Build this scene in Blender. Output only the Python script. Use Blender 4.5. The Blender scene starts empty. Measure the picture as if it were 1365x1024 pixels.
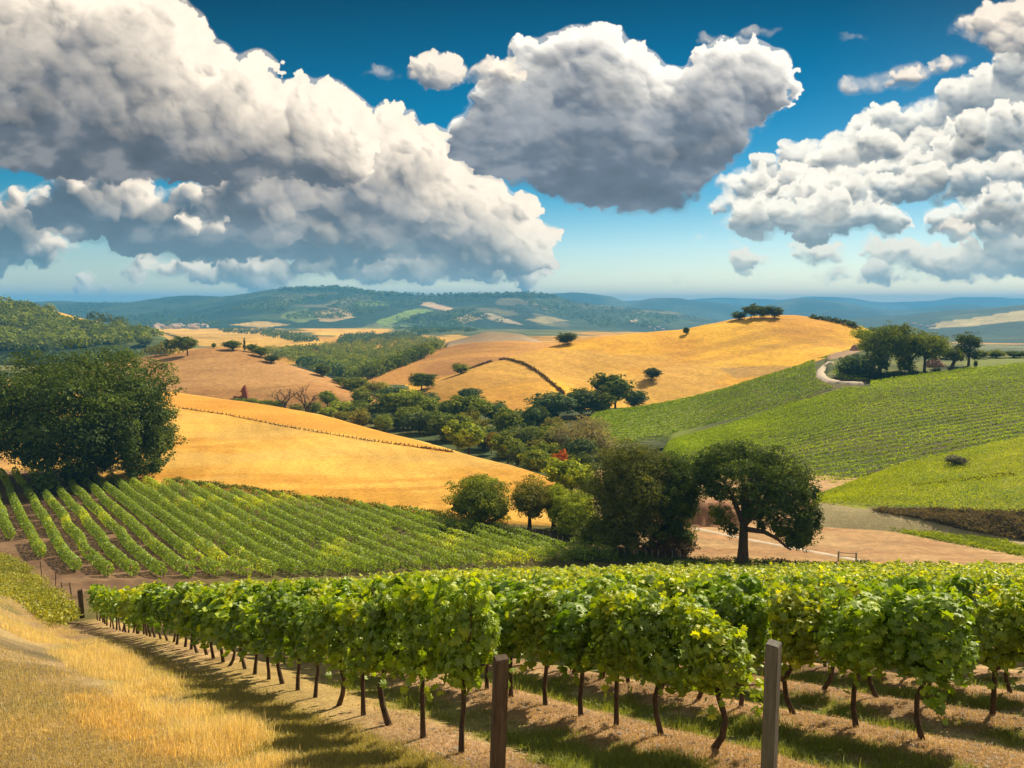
import bpy, math, random
import numpy as np
from mathutils import Vector
from mathutils.bvhtree import BVHTree

# ------------------------------------------------------------------ camera, sky, sun, exposure
sc = bpy.context.scene
COL = sc.collection
random.seed(7)
RG = np.random.default_rng(7)
F = 1062.0; PITCH = math.atan(107.0/F)
cp_, sp_ = math.cos(PITCH), math.sin(PITCH)

cam_d = bpy.data.cameras.new('camera'); cam = bpy.data.objects.new('camera', cam_d); COL.objects.link(cam)
cam.location = (0, 0, 0); cam.rotation_euler = (math.pi/2-PITCH, 0, 0)
cam_d.sensor_width = 36; cam_d.lens = F/1365*36; cam_d.clip_start = 0.1; cam_d.clip_end = 60000
sc.camera = cam

SUN_EL, SUN_AZ = math.radians(42), math.radians(42)     # azimuth clockwise from +Y (to the right)
sd = bpy.data.lights.new('sun', 'SUN'); sd.energy = 5.0; sd.angle = math.radians(0.5); sd.color = (1, .84, .59)
sun = bpy.data.objects.new('sun', sd); COL.objects.link(sun)
sdir = Vector((math.sin(SUN_AZ)*math.cos(SUN_EL), math.cos(SUN_AZ)*math.cos(SUN_EL), math.sin(SUN_EL)))
sun.rotation_euler = sdir.to_track_quat('Z', 'Y').to_euler(); sun.location = (0, 0, 60)

sc.view_settings.view_transform = 'Standard'; sc.view_settings.look = 'None'
sc.view_settings.exposure = 0.70; sc.view_settings.gamma = 1
cy = sc.cycles
cy.use_denoising = True; cy.max_bounces = 6; cy.diffuse_bounces = 3; cy.glossy_bounces = 2
cy.transmission_bounces = 4; cy.volume_bounces = 1; cy.sample_clamp_indirect = 6; cy.use_adaptive_sampling = True
cy.adaptive_threshold = 0.02

# ------------------------------------------------------------------ numeric helpers
def unproj(px, py, d):
    px = np.asarray(px, float); py = np.asarray(py, float); d = np.asarray(d, float)
    a = (px-682.5)/F; v = (py-512)/F
    dy = cp_-v*sp_; dz = -sp_-v*cp_
    return a/dy*d, d+0*a, dz/dy*d
def proj(X, Y, Z):
    Yc = Y*cp_-Z*sp_; Up = Y*sp_+Z*cp_
    return 682.5+F*X/Yc, 512-F*Up/Yc
def _h(ix, iy, s):
    n = (ix.astype(np.int64)*374761393 + iy.astype(np.int64)*668265263 + s*982451653) & 0x7fffffff
    n = ((n ^ (n >> 13))*1274126177) & 0x7fffffff
    return ((n ^ (n >> 16)) & 0xffff)/65535.0
def vn(x, y, s=0):
    x = np.asarray(x, float); y = np.asarray(y, float)
    ix = np.floor(x).astype(np.int64); iy = np.floor(y).astype(np.int64)
    fx = x-ix; fy = y-iy; fx = fx*fx*(3-2*fx); fy = fy*fy*(3-2*fy)
    a = _h(ix, iy, s); b = _h(ix+1, iy, s); c = _h(ix, iy+1, s); d = _h(ix+1, iy+1, s)
    return (a*(1-fx)+b*fx)*(1-fy)+(c*(1-fx)+d*fx)*fy
def fbm(x, y, o=4, s=0, g=.5):
    r = 0; a = 1; t = 0
    for i in range(o):
        r = r+a*vn(x*2**i+i*17.3, y*2**i-i*9.7, s+i); t += a; a *= g
    return r/t
def ss(a, b, x):
    t = np.clip((x-a)/(b-a), 0, 1); return t*t*(3-2*t)
def mixc(c, d, m):
    return c+(d-c)*m[..., None]
def inpoly(px, py, poly):
    px = np.asarray(px, float); py = np.asarray(py, float)
    r = np.zeros(px.shape, bool); n = len(poly)
    for i in range(n):
        x1, y1 = poly[i]; x2, y2 = poly[(i+1) % n]
        if y1 == y2: continue
        c = ((y1 > py) != (y2 > py)) & (px < (x2-x1)*(py-y1)/(y2-y1)+x1)
        r ^= c
    return r
def smooth1(pts, q):
    """monotone cubic through (x, y) points"""
    x = np.array([p[0] for p in pts], float); y = np.array([p[1] for p in pts], float)
    q = np.clip(q, x[0], x[-1])
    h = np.diff(x); dl = np.diff(y)/h
    m = np.zeros_like(y); m[0] = dl[0]; m[-1] = dl[-1]
    for i in range(1, len(y)-1):
        m[i] = 0 if dl[i-1]*dl[i] <= 0 else 2*dl[i-1]*dl[i]/(dl[i-1]+dl[i])
    if len(y) > 2:
        mm = np.convolve(np.pad(m, 1, 'edge'), [.15, .7, .15], 'valid'); m = mm
    k = np.clip(np.searchsorted(x, q)-1, 0, len(x)-2)
    t = (q-x[k])/h[k]
    return (2*t**3-3*t**2+1)*y[k]+(t**3-2*t**2+t)*h[k]*m[k]+(-2*t**3+3*t**2)*y[k+1]+(t**3-t**2)*h[k]*m[k+1]

# ------------------------------------------------------------------ mesh helpers
def mesh_np(name, V, Fc, smooth=False, color=None, var=None):
    V = np.asarray(V, np.float32).reshape(-1, 3); Fc = np.asarray(Fc, np.int32)
    k = Fc.shape[1]; nf = Fc.shape[0]
    me = bpy.data.meshes.new(name)
    me.vertices.add(len(V)); me.vertices.foreach_set('co', V.ravel())
    me.loops.add(nf*k); me.loops.foreach_set('vertex_index', Fc.ravel())
    me.polygons.add(nf)
    me.polygons.foreach_set('loop_start', np.arange(0, nf*k, k, dtype=np.int32))
    try: me.polygons.foreach_set('loop_total', np.full(nf, k, np.int32))
    except Exception: pass
    me.polygons.foreach_set('use_smooth', np.full(nf, smooth, bool))
    if color is not None:
        c = np.ones((len(V), 4), np.float32); c[:, :3] = color
        at = me.color_attributes.new('col', 'FLOAT_COLOR', 'POINT'); at.data.foreach_set('color', c.ravel())
    if var is not None:
        at = me.attributes.new('var', 'FLOAT', 'FACE'); at.data.foreach_set('value', np.asarray(var, np.float32))
    me.update(calc_edges=True); me.validate()
    return me
def link(name, me, mat=None, parent=None):
    o = bpy.data.objects.new(name, me); COL.objects.link(o)
    if mat and me and not me.materials: me.materials.append(mat)
    if parent is not None: o.parent = parent
    return o
def tag(o, label=None, cat=None, group=None, kind=None):
    if label: o['label'] = label
    if cat: o['category'] = cat
    if group: o['group'] = group
    if kind: o['kind'] = kind
    return o
def empty(name, loc, rz=0):
    o = bpy.data.objects.new(name, None); COL.objects.link(o); o.location = loc; o.rotation_euler = (0, 0, rz)
    o.empty_display_size = .3
    return o
def tube(pts, rad, k=7):
    """tapered tube -> (V, F quads)"""
    P = np.array(pts, float); n = len(P)
    T = np.gradient(P, axis=0); T /= np.linalg.norm(T, axis=1)[:, None]+1e-9
    ref = np.array([1., 0, 0]) if abs(T[:, 0]).mean() < .8 else np.array([0, 1., 0])
    A = np.cross(T, ref); A /= np.linalg.norm(A, axis=1)[:, None]+1e-9; B = np.cross(T, A)
    an = np.arange(k)*2*math.pi/k
    V = P[:, None, :]+(A[:, None, :]*np.cos(an)[None, :, None]+B[:, None, :]*np.sin(an)[None, :, None])*np.array(rad)[:, None, None]
    V = V.reshape(-1, 3); Fq = []
    for i in range(n-1):
        for j in range(k):
            Fq.append((i*k+j, i*k+(j+1) % k, (i+1)*k+(j+1) % k, (i+1)*k+j))
    c0 = len(V); V = np.vstack([V, P[-1:]+T[-1:]*rad[-1]*.3])
    for j in range(k): Fq.append(((n-1)*k+j, (n-1)*k+(j+1) % k, c0, c0))
    return V, Fq
def merge(parts):
    Vs, Fs, o = [], [], 0
    for V, Fq in parts:
        Vs.append(V); Fs.append(np.asarray(Fq)+o); o += len(V)
    return np.vstack(Vs), np.vstack(Fs)
def mesh_quads(name, V, Fq, smooth=True):
    """quads possibly with degenerate last corner"""
    me = bpy.data.meshes.new(name)
    fs = [tuple(int(i) for i in (f[:3] if f[2] == f[3] else f)) for f in Fq]
    me.from_pydata([tuple(v) for v in V], [], fs)
    me.polygons.foreach_set('use_smooth', [smooth]*len(fs)); me.update()
    return me

# ------------------------------------------------------------------ node helpers
class NT:
    def __init__(s, tree): s.t = tree; s.n = tree.nodes; s.l = tree.links; s.n.clear()
    def node(s, ty, **kw):
        n = s.n.new(ty)
        for k, v in kw.items(): setattr(n, k, v)
        return n
    def set(s, sock, v):
        if isinstance(v, bpy.types.NodeSocket): s.l.new(v, sock)
        elif isinstance(v, (tuple, list)) and len(v) == 3 and sock.type == 'RGBA': sock.default_value = (*v, 1)
        else: sock.default_value = v
    def math(s, op, a, b=0.0, c=None, clamp=False):
        n = s.node('ShaderNodeMath', operation=op); n.use_clamp = clamp
        s.set(n.inputs[0], a); s.set(n.inputs[1], b)
        if c is not None: s.set(n.inputs[2], c)
        return n.outputs[0]
    def mix(s, f, a, b, mode='MIX'):
        n = s.node('ShaderNodeMix', data_type='RGBA', blend_type=mode)
        s.set(n.inputs[0], f); s.set(n.inputs[6], a); s.set(n.inputs[7], b)
        return n.outputs[2]
    def noise(s, vec, scale, detail=4, rough=.55, dist=0):
        n = s.node('ShaderNodeTexNoise'); s.set(n.inputs['Vector'], vec)
        n.inputs['Scale'].default_value = scale; n.inputs['Detail'].default_value = detail
        n.inputs['Roughness'].default_value = rough; n.inputs['Distortion'].default_value = dist
        return n.outputs[0]
    def ramp(s, x, stops):
        n = s.node('ShaderNodeMapRange'); s.set(n.inputs[0], x)
        n.inputs[1].default_value, n.inputs[2].default_value, n.inputs[3].default_value, n.inputs[4].default_value = stops
        return n.outputs[0]
def newmat(name):
    m = bpy.data.materials.new(name); m.use_nodes = True
    return m, NT(m.node_tree)

def ground_mat(name, s1, s2, a1=.5, a2=.4, bump=.4, bdist=.1, stretch=(1, 1, 1), tint=None):
    """field / soil material: zone colour from the mesh, broken up by object-space noise"""
    m, N = newmat(name)
    at = N.node('ShaderNodeAttribute', attribute_name='col')
    ge = N.node('ShaderNodeNewGeometry')
    mp = N.node('ShaderNodeMapping'); mp.inputs['Scale'].default_value = stretch
    N.l.new(ge.outputs['Position'], mp.inputs[0])
    n1 = N.noise(mp.outputs[0], s1, 5, .6); n2 = N.noise(mp.outputs[0], s2, 4, .7)
    f = N.math('MULTIPLY', N.ramp(n1, (.3, .7, 1-a1, 1+a1)), N.ramp(n2, (.3, .7, 1-a2, 1+a2)))
    cc = N.node('ShaderNodeVectorMath', operation='SCALE'); N.l.new(at.outputs['Color'], cc.inputs[0]); N.l.new(f, cc.inputs['Scale'])
    b = N.node('ShaderNodeBsdfPrincipled'); b.inputs['Roughness'].default_value = .9
    b.inputs['Specular IOR Level'].default_value = .12
    N.l.new(cc.outputs[0], b.inputs['Base Color'])
    h = N.math('ADD', N.math('MULTIPLY', n1, .5), n2)
    bp = N.node('ShaderNodeBump'); bp.inputs['Strength'].default_value = bump; bp.inputs['Distance'].default_value = bdist
    N.l.new(h, bp.inputs['Height']); N.l.new(bp.outputs[0], b.inputs['Normal'])
    o = N.node('ShaderNodeOutputMaterial'); N.l.new(b.outputs[0], o.inputs[0])
    return m

def foliage_mat(name, hi=(1.5, 1.35, .6), trans=.4, gloss=.05, groughness=.45):
    """leaf material: colour of the plant (object colour) with leaf to leaf variation, light passes through"""
    m, N = newmat(name)
    oi = N.node('ShaderNodeObjectInfo'); at = N.node('ShaderNodeAttribute', attribute_name='var')
    v = at.outputs['Fac']
    yel = N.mix(1.0, oi.outputs['Color'], hi, 'MULTIPLY')
    c = N.mix(N.ramp(v, (.45, 1, 0, 1)), oi.outputs['Color'], yel)
    sc_ = N.node('ShaderNodeVectorMath', operation='SCALE'); N.l.new(c, sc_.inputs[0]); N.l.new(N.ramp(v, (0, 1, .6, 1.35)), sc_.inputs['Scale'])
    c = sc_.outputs[0]
    d = N.node('ShaderNodeBsdfDiffuse'); N.l.new(c, d.inputs[0])
    t = N.node('ShaderNodeBsdfTranslucent'); ct = N.mix(1.0, c, (1.35, 1.25, .5), 'MULTIPLY'); N.l.new(ct, t.inputs[0])
    mx = N.node('ShaderNodeMixShader'); mx.inputs[0].default_value = trans
    N.l.new(d.outputs[0], mx.inputs[1]); N.l.new(t.outputs[0], mx.inputs[2])
    g = N.node('ShaderNodeBsdfGlossy'); g.inputs['Roughness'].default_value = groughness; g.inputs[0].default_value = (.9, .95, .9, 1)
    m2 = N.node('ShaderNodeMixShader'); m2.inputs[0].default_value = gloss
    N.l.new(mx.outputs[0], m2.inputs[1]); N.l.new(g.outputs[0], m2.inputs[2])
    o = N.node('ShaderNodeOutputMaterial'); N.l.new(m2.outputs[0], o.inputs[0])
    return m

def simple_mat(name, c1, c2, scale, rough=.85, stretch=(1, 1, 1), bump=.5, bd=.02, objc=True):
    m, N = newmat(name)
    tc = N.node('ShaderNodeTexCoord'); mp = N.node('ShaderNodeMapping'); mp.inputs['Scale'].default_value = stretch
    N.l.new(tc.outputs['Object' if objc else 'Generated'], mp.inputs[0])
    n = N.noise(mp.outputs[0], scale, 6, .65); n2 = N.noise(mp.outputs[0], scale*5, 4, .6)
    f = N.ramp(N.math('ADD', N.math('MULTIPLY', n, .65), N.math('MULTIPLY', n2, .35)), (.35, .65, 0, 1))
    b = N.node('ShaderNodeBsdfPrincipled'); b.inputs['Roughness'].default_value = rough; b.inputs['Specular IOR Level'].default_value = .25
    N.l.new(N.mix(f, c1, c2), b.inputs['Base Color'])
    bp = N.node('ShaderNodeBump'); bp.inputs['Strength'].default_value = bump; bp.inputs['Distance'].default_value = bd
    N.l.new(f, bp.inputs['Height']); N.l.new(bp.outputs[0], b.inputs['Normal'])
    o = N.node('ShaderNodeOutputMaterial'); N.l.new(b.outputs[0], o.inputs[0])
    return m

# ------------------------------------------------------------------ sky: Nishita air with cumulus computed from puffs, sun and shade put into their colours
S_ = 0.85                                     # cloud field: one sample per S_ hundredths-scale units
def build_clouds():
    W, H = int(1700/S_), int(500/S_)          # covers x -170..1530, y -60..440 of the cloud plane
    gx = -170+np.arange(W)*S_; gy = -60+np.arange(H)*S_
    GX, GY = np.meshgrid(gx, gy)
    rg = np.random.default_rng(11)
    wx = (fbm(GX/55, GY/55, 5, 3)-.5)*34; wy = (fbm(GX/55, GY/55, 5, 9)-.5)*20
    fine = fbm(GX/16, GY/13, 6, 21, .62)
    def dome(ells):
        B = np.full(GX.shape, -1e3)
        for cx, cy_, rx, ry, an in ells:
            c, s = math.cos(math.radians(an)), math.sin(math.radians(an))
            dx = GX+wx-cx; dy = GY+wy-cy_
            q = ((dx*c+dy*s)/rx)**2+((-dx*s+dy*c)/ry)**2
            B = np.maximum(B, np.where(q < 1, np.sqrt(np.maximum(1-q, 0)), -(np.sqrt(q)-1))*min(rx, ry))
        return B
    def puffs(Hf, mask_i, n, r0, r1, lift, flat=1.0, under=None):
        idx = rg.choice(mask_i, n)
        for i in idx:
            y0, x0 = divmod(int(i), W)
            r = (r0+(r1-r0)*rg.random()**2)/S_*(1 if under is None else under[y0, x0]); ri = int(r)+1
            ya, yb, xa, xb = max(0, y0-ri), min(H, y0+ri), max(0, x0-ri), min(W, x0+ri)
            if ya >= yb or xa >= xb: continue
            yy, xx = np.ogrid[ya:yb, xa:xb]
            q = r*r-(xx-x0)**2-((yy-y0)*flat)**2
            hh = Hf[y0, x0]+(np.sqrt(np.maximum(q, 0))-r*lift)*S_*.8
            sub = Hf[ya:yb, xa:xb]
            np.copyto(sub, np.maximum(sub, hh), where=q > 0)
    out_c = np.zeros(GX.shape+(3,)); out_a = np.zeros(GX.shape)
    def shift(A, dx, dy):
        dx = int(round(dx)); dy = int(round(dy)); R = np.zeros_like(A)
        ys, yd = (slice(max(0, dy), min(H, H+dy)), slice(max(0, -dy), min(H, H-dy)))
        xs, xd = (slice(max(0, dx), min(W, W+dx)), slice(max(0, -dx), min(W, W-dx)))
        R[yd, xd] = A[ys, xs]; return R
    fy_, fx_ = np.meshgrid(np.fft.fftfreq(H), np.fft.rfftfreq(W), indexing='ij')
    f2 = fx_**2+fy_**2
    def blur(A, sg):
        sg = sg/S_
        return np.fft.irfft2(np.fft.rfft2(A)*np.exp(-2*(math.pi*sg)**2*f2), s=A.shape)
    def cloud(ells, L, n=(130, 500, 1500), size=1.0, dens=.020, lit=(1.0, .86, .69), shd=(.16, .185, .225), soft=4.6, opac=1.0, reach=150, amb=.0, rim=.5):
        nonlocal out_c, out_a
        B = dome(ells)
        Hf = B.copy(); wisp = fbm(GX/60+9, GY/45, 3, 55)
        Hf = np.maximum(Hf, -200.)
        gB = np.gradient(blur(Hf, 6*size), S_, axis=0); und = 1-.8*ss(.15, 1.0, -gB)
        mi = np.flatnonzero((B > 1.0*size).ravel())
        if len(mi) == 0: return
        puffs(Hf, mi, n[0], 15*size, 60*size, .30, 1.15, und)
        m2 = np.flatnonzero((Hf > 0).ravel()); puffs(Hf, m2, int(n[1]*.6), 7*size, 26*size, .45, 1.1, und)
        m2 = np.flatnonzero((Hf > 0).ravel()); puffs(Hf, m2, int(n[2]*.35), 3*size, 10*size, .55, 1.1, und)
        Hf = Hf+(fine-.5)*11*size**.5
        n1 = fbm(GX/19, GY/19, 6, 61, .54)-.5; n2 = fbm(GX/19, GY/19, 6, 71, .54)-.5
        def warp(A, am):
            wyi = np.clip(np.arange(H)[:, None]+n1*1.5*am, 0, H-1).astype(int); wxi = np.clip(np.arange(W)[None, :]+n2*2*am, 0, W-1).astype(int)
            return A[wyi, wxi]
        Ha = blur(warp(Hf, max(14, 26*size**.5)/S_), .6)
        Hf = blur(warp(Hf, 11*size**.5/S_), .5*size**.5+.35)
        al = ss(-1.0*soft, soft*(2.4+3.0*wisp), Ha-(1-fine)*(5+14*wisp)*size**.5)
        al = np.maximum(al, .35*ss(-26*size, 8*size, blur(np.maximum(Hf, -40), 5*size)-(1-fine)*34*size))*opac
        th = np.maximum(Hf, 0)
        l = np.array(L, float); l2 = np.array([l[0], -l[1]])/ (math.hypot(l[0], l[1])+1e-6)
        def lam(h, k):
            gyv, gxv = np.gradient(h, S_)
            gxv = gxv*k; gyv = gyv*k
            return (-gxv*l[0]+gyv*l[1]+1.18*l[2])/np.sqrt(gxv**2+gyv**2+1.4)
        thc = np.minimum(th, 110*size)
        nd = .20*lam(Hf, .8)+.34*lam(blur(th, 4*size), 1.6)+.34*lam(blur(thc, 10*size), 2.4)+.24*lam(blur(thc, 24*size), 2.6)
        tau = np.zeros_like(Hf); sh = np.zeros_like(Hf); shb = np.zeros_like(Hf)
        ths = blur(th, 3*size); thb = blur(th, 7*size)
        K = 26
        for k in range(1, K+1):
            st = reach*(k/K)**1.4/S_; dst = reach*(((k)/K)**1.4-((k-1)/K)**1.4)
            T = shift(ths, l2[0]*st, l2[1]*st)
            tau += np.minimum(T, 45*size)/(45*size)*dst
            if k < 14: sh += ss(0, 16*size, T-ths-l[2]*st*S_*.9)/13
        macro = np.exp(-tau*dens)
        big = fbm(GX/130+5, GY/80, 3, 77)
        b = (.26+.74*np.clip(nd*.95+.42, 0, 1.25))*(.10+.90*macro*(.75+.5*big))*(1-.5*np.clip(sh*1.3, 0, 1))  # sunlit side, self-shadow and rim become part of the cloud colour
        b = b+rim*np.exp(-th/(7.0*size**.5))*macro*.6
        b = np.clip(b*1.62+amb-.10, 0, 1.07)
        b = b*(.88+.24*fine)
        med = fbm(GX/48+3, GY/26, 4, 83)
        b = b+.12*ss(.48, .72, med)*(1-np.clip(b, 0, 1))
        c = np.array(shd)*(.52+.66*med[..., None])*(1-np.clip(b, 0, 1)[..., None])+np.array(lit)*b[..., None]
        # pale haze mixed into the colour of the lower clouds
        hz = ss(250, 400, GY)[..., None]*.32
        c = c*(1-hz)+np.array((.34, .50, .54))*hz
        out_c = out_c*(1-al[..., None])+c*al[..., None]; out_a = out_a*(1-al)+al
    # far low banks
    cloud([(1090, 338, 40, 16, 0), (1180, 335, 36, 20, 0), (1240, 345, 60, 18, 0), (1310, 350, 70, 28, 0), (1400, 330, 90, 50, 0), (1180, 365, 120, 7, 0), (990, 345, 26, 7, 10), (1330, 300, 70, 22, 0), (1460, 300, 90, 60, 0)],
          (.0, .85, .35), (110, 380, 1100), .45, .022, lit=(.95, .86, .70), shd=(.22, .27, .31), soft=3.5, opac=.93, reach=60)
    cloud([(290, 362, 110, 17, 2), (370, 360, 60, 14, 0), (210, 356, 40, 12, 0), (135, 380, 24, 6, 0), (2, 372, 14, 5, 0), (560, 345, 170, 34, 3), (655, 345, 55, 38, 0), (480, 350, 80, 24, 0), (715, 374, 14, 5, 0)],
          (.75, .55, .4), (110, 420, 1400), .5, .018, lit=(1.0, .86, .68), soft=3.5, opac=.95, reach=70)
    # slate deck under the big cloud, left
    cloud([(60, 330, 46, 17, 0), (0, 318, 70, 38, 0), (-60, 320, 80, 60, 0), (15, 268, 34, 10, 0)], (.6, .6, .1), (60, 160, 400), .6, .03, shd=(.10, .15, .20), reach=90, amb=-.12)
    cloud([(260, 300, 190, 45, 4), (420, 315, 150, 36, 4), (150, 262, 80, 20, 10), (110, 285, 62, 22, 0), (540, 300, 110, 46, 10)], (.75, .55, .05), (130, 350, 900), .7, .026, shd=(.13, .175, .225), reach=130, amb=-.1)
    cloud([(264, 301, 28, 8, 0), (75, 309, 18, 4, 0)], (.6, .6, .4), (14, 50, 120), .3, .03)
    # right flank, brilliant
    cloud([(560, 262, 100, 60, 28), (610, 300, 85, 52, 25), (500, 232, 96, 66, 20), (640, 330, 66, 40, 8), (470, 300, 60, 34, 0), (400, 262, 90, 26, 4), (350, 290, 60, 20, 6), (570, 222, 28, 26, 0), (670, 320, 34, 26, 0)],
          (.72, .55, .50), (240, 900, 2600), .72, .0135, reach=120)
    # the big upper body
    cloud([(-60, 110, 160, 120, 0), (60, 110, 150, 105, 12), (150, 130, 120, 90, 10), (260, 180, 150, 62, 6), (380, 190, 120, 58, 8), (450, 196, 60, 46, 10), (300, 125, 42, 34, 0), (190, 80, 60, 46, 0), (70, 40, 70, 62, 0), (330, 210, 130, 36, 0), (120, 200, 220, 40, 4), (-40, 60, 110, 90, 0), (415, 158, 44, 32, 0), (240, 120, 40, 40, 0)],
          (.66, .62, .42), (420, 1500, 3600), 1.0, .0118, reach=190, shd=(.145, .16, .19))
    # middle cloud, backlight and bright rim put into its colours
    cloud([(728, 178, 78, 62, 15), (800, 190, 110, 82, 0), (880, 190, 110, 74, -20), (950, 150, 84, 52, -25), (985, 122, 30, 20, -10), (730, 115, 36, 46, 10), (812, 105, 42, 46, 0), (860, 250, 80, 34, 0), (770, 240, 100, 32, 12), (664, 205, 34, 18, 40), (660, 158, 30, 24, 0)],
          (.42, .85, -.12), (260, 1000, 2600), .85, .0185, lit=(1.0, .93, .82), shd=(.17, .205, .26), reach=150, rim=1.0, amb=.05)
    cloud([(580, 92, 36, 20, 0), (604, 97, 18, 16, 0), (650, 100, 30, 8, 0), (498, 98, 14, 5, 0), (520, 165, 14, 4, 20)], (.5, .7, .5), (24, 80, 240), .4, .02, opac=.9)
    # right hand cloud field
    rr = random.Random(4)
    for lay in range(5):
        el = []
        for j in range(20):
            x = rr.uniform(985, 1500); top = 235-(x-985)*.37; y = top+(300-top)*((lay+rr.random())/5)
            e = (x-985)/120
            el.append((x, y, rr.uniform(24, 66)*min(1, .5+e*.5), rr.uniform(7, 17)*min(1, .6+e*.4), -14+rr.uniform(-8, 8)))
        if lay == 0: el += [(1225, 165, 60, 26, -25), (1310, 130, 60, 34, -20), (1150, 195, 60, 22, -20), (1390, 110, 80, 50, -10)]
        if lay == 2: el += [(1270, 215, 120, 26, -8), (1400, 190, 110, 50, 0), (1100, 238, 80, 18, -6)]
        cloud(el, (.05, .9, .30), (200, 700, 1900), .42, .042, lit=(1.0, .93, .79), shd=(.19, .225, .26), reach=46, rim=1.0, opac=.9, amb=.03)
    cloud([(1330, 30, 50, 16, -8), (1300, 45, 24, 9, 0), (1370, 60, 60, 24, 0), (1205, 100, 30, 15, -10), (1160, 110, 34, 11, -15), (1255, 88, 24, 9, -20)], (.1, .8, .5), (50, 180, 500), .45, .02, opac=.9)
    cloud([(945, 55, 10, 4, -20), (1000, 45, 12, 4, 0), (1024, 44, 11, 5, 0), (1127, 50, 9, 4, 0), (960, 272, 6, 4, 0), (972, 320, 10, 5, 20), (935, 315, 8, 4, 0), (682, 270, 7, 4, 0), (1270, 305, 24, 8, 0), (1240, 352, 20, 8, 0), (45, 372, 8, 3, 0), (885, 372, 30, 3, 0)],
          (.3, .8, .5), (24, 60, 160), .3, .02, opac=.75)
    im = bpy.data.images.new('cloud_field', W, H, alpha=True, float_buffer=True)
    px = np.zeros((H, W, 4), np.float32); px[..., :3] = out_c; px[..., 3] = out_a
    px[..., :3] = np.where(px[..., 3:4] > 1e-3, px[..., :3]/np.maximum(px[..., 3:4], 1e-3), .5)
    im.colorspace_settings.name = 'Non-Color'; im.alpha_mode = 'CHANNEL_PACKED'
    im.pixels.foreach_set(px[::-1].ravel()); im.update(); im.pack()
    return im

w = bpy.data.worlds.new('World'); sc.world = w; w.use_nodes = True
N = NT(w.node_tree)
sky = N.node('ShaderNodeTexSky', sky_type='NISHITA'); sky.sun_disc = False
sky.sun_elevation = SUN_EL; sky.sun_rotation = SUN_AZ; sky.air_density = 1.0; sky.dust_density = .6; sky.ozone_density = 3.0; sky.altitude = 300
tc = N.node('ShaderNodeTexCoord'); sx = N.node('ShaderNodeSeparateXYZ'); N.l.new(tc.outputs['Generated'], sx.inputs[0])
yy = N.math('MAXIMUM', sx.outputs[1], 1e-4)
U = N.math('DIVIDE', sx.outputs[0], yy); Wv = N.math('DIVIDE', sx.outputs[2], yy)
# direction -> cloud plane (the plane stands upright to a direction PITCH below the horizon)
Yc = N.math('SUBTRACT', N.math('MULTIPLY', sx.outputs[1], cp_), N.math('MULTIPLY', sx.outputs[2], sp_))
Up = N.math('ADD', N.math('MULTIPLY', sx.outputs[1], sp_), N.math('MULTIPLY', sx.outputs[2], cp_))
Yc = N.math('MAXIMUM', Yc, 1e-3)
cu = N.math('DIVIDE', N.math('MULTIPLY', sx.outputs[0], F), Yc); cu = N.math('DIVIDE', N.math('ADD', cu, 682.5+170), 1700)
cv = N.math('DIVIDE', N.math('MULTIPLY', Up, F), Yc); cv = N.math('DIVIDE', N.math('ADD', cv, -512+440), 500)
cxy = N.node('ShaderNodeCombineXYZ'); N.l.new(cu, cxy.inputs[0]); N.l.new(cv, cxy.inputs[1])
ti = N.node('ShaderNodeTexImage', extension='CLIP', interpolation='Cubic'); ti.image = build_clouds(); N.l.new(cxy.outputs[0], ti.inputs[0])
hs = N.node('ShaderNodeHueSaturation'); hs.inputs['Hue'].default_value = .484; hs.inputs['Saturation'].default_value = 1.85; hs.inputs['Value'].default_value = .9
N.l.new(sky.outputs[0], hs.inputs['Color'])
SKYS = .085
skc = N.node('ShaderNodeVectorMath', operation='SCALE'); N.l.new(hs.outputs[0], skc.inputs[0]); skc.inputs['Scale'].default_value = 1.0
# deep polarised blue high up, pale at the horizon
elv = N.math('MULTIPLY', N.ramp(Wv, (.0, .40, .95, .15)), N.ramp(Wv, (.0, .12, 1.15, 1.0)))
deep = N.node('ShaderNodeVectorMath', operation='SCALE'); hzm = N.mix(N.ramp(Wv, (.0, .13, .65, 0)), skc.outputs[0], sky.outputs[0])
N.l.new(hzm, deep.inputs[0]); N.l.new(elv, deep.inputs['Scale'])
cl = N.node('ShaderNodeVectorMath', operation='SCALE'); N.l.new(ti.outputs[0], cl.inputs[0]); cl.inputs['Scale'].default_value = .69/SKYS
fin = N.mix(ti.outputs[1], deep.outputs[0], cl.outputs[0])
dn = N.noise(tc.outputs['Generated'], 2.2, 7, .58, .3)  # unseen cloud cover overhead and behind the camera, added for fill light
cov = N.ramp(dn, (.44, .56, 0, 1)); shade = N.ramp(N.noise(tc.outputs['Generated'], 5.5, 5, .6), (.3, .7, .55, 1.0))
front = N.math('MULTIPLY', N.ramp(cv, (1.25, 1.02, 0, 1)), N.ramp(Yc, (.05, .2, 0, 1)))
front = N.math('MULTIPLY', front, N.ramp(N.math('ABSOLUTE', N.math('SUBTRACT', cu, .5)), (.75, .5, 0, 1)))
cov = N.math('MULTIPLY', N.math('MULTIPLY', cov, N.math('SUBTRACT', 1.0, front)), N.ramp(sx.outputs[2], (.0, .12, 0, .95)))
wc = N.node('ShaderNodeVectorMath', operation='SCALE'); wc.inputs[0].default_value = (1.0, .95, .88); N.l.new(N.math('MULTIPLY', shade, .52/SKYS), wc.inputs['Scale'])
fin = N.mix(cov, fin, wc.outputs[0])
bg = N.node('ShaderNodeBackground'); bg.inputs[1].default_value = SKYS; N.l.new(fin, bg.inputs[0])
wo = N.node('ShaderNodeOutputWorld'); N.l.new(bg.outputs[0], wo.inputs[0])
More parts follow.
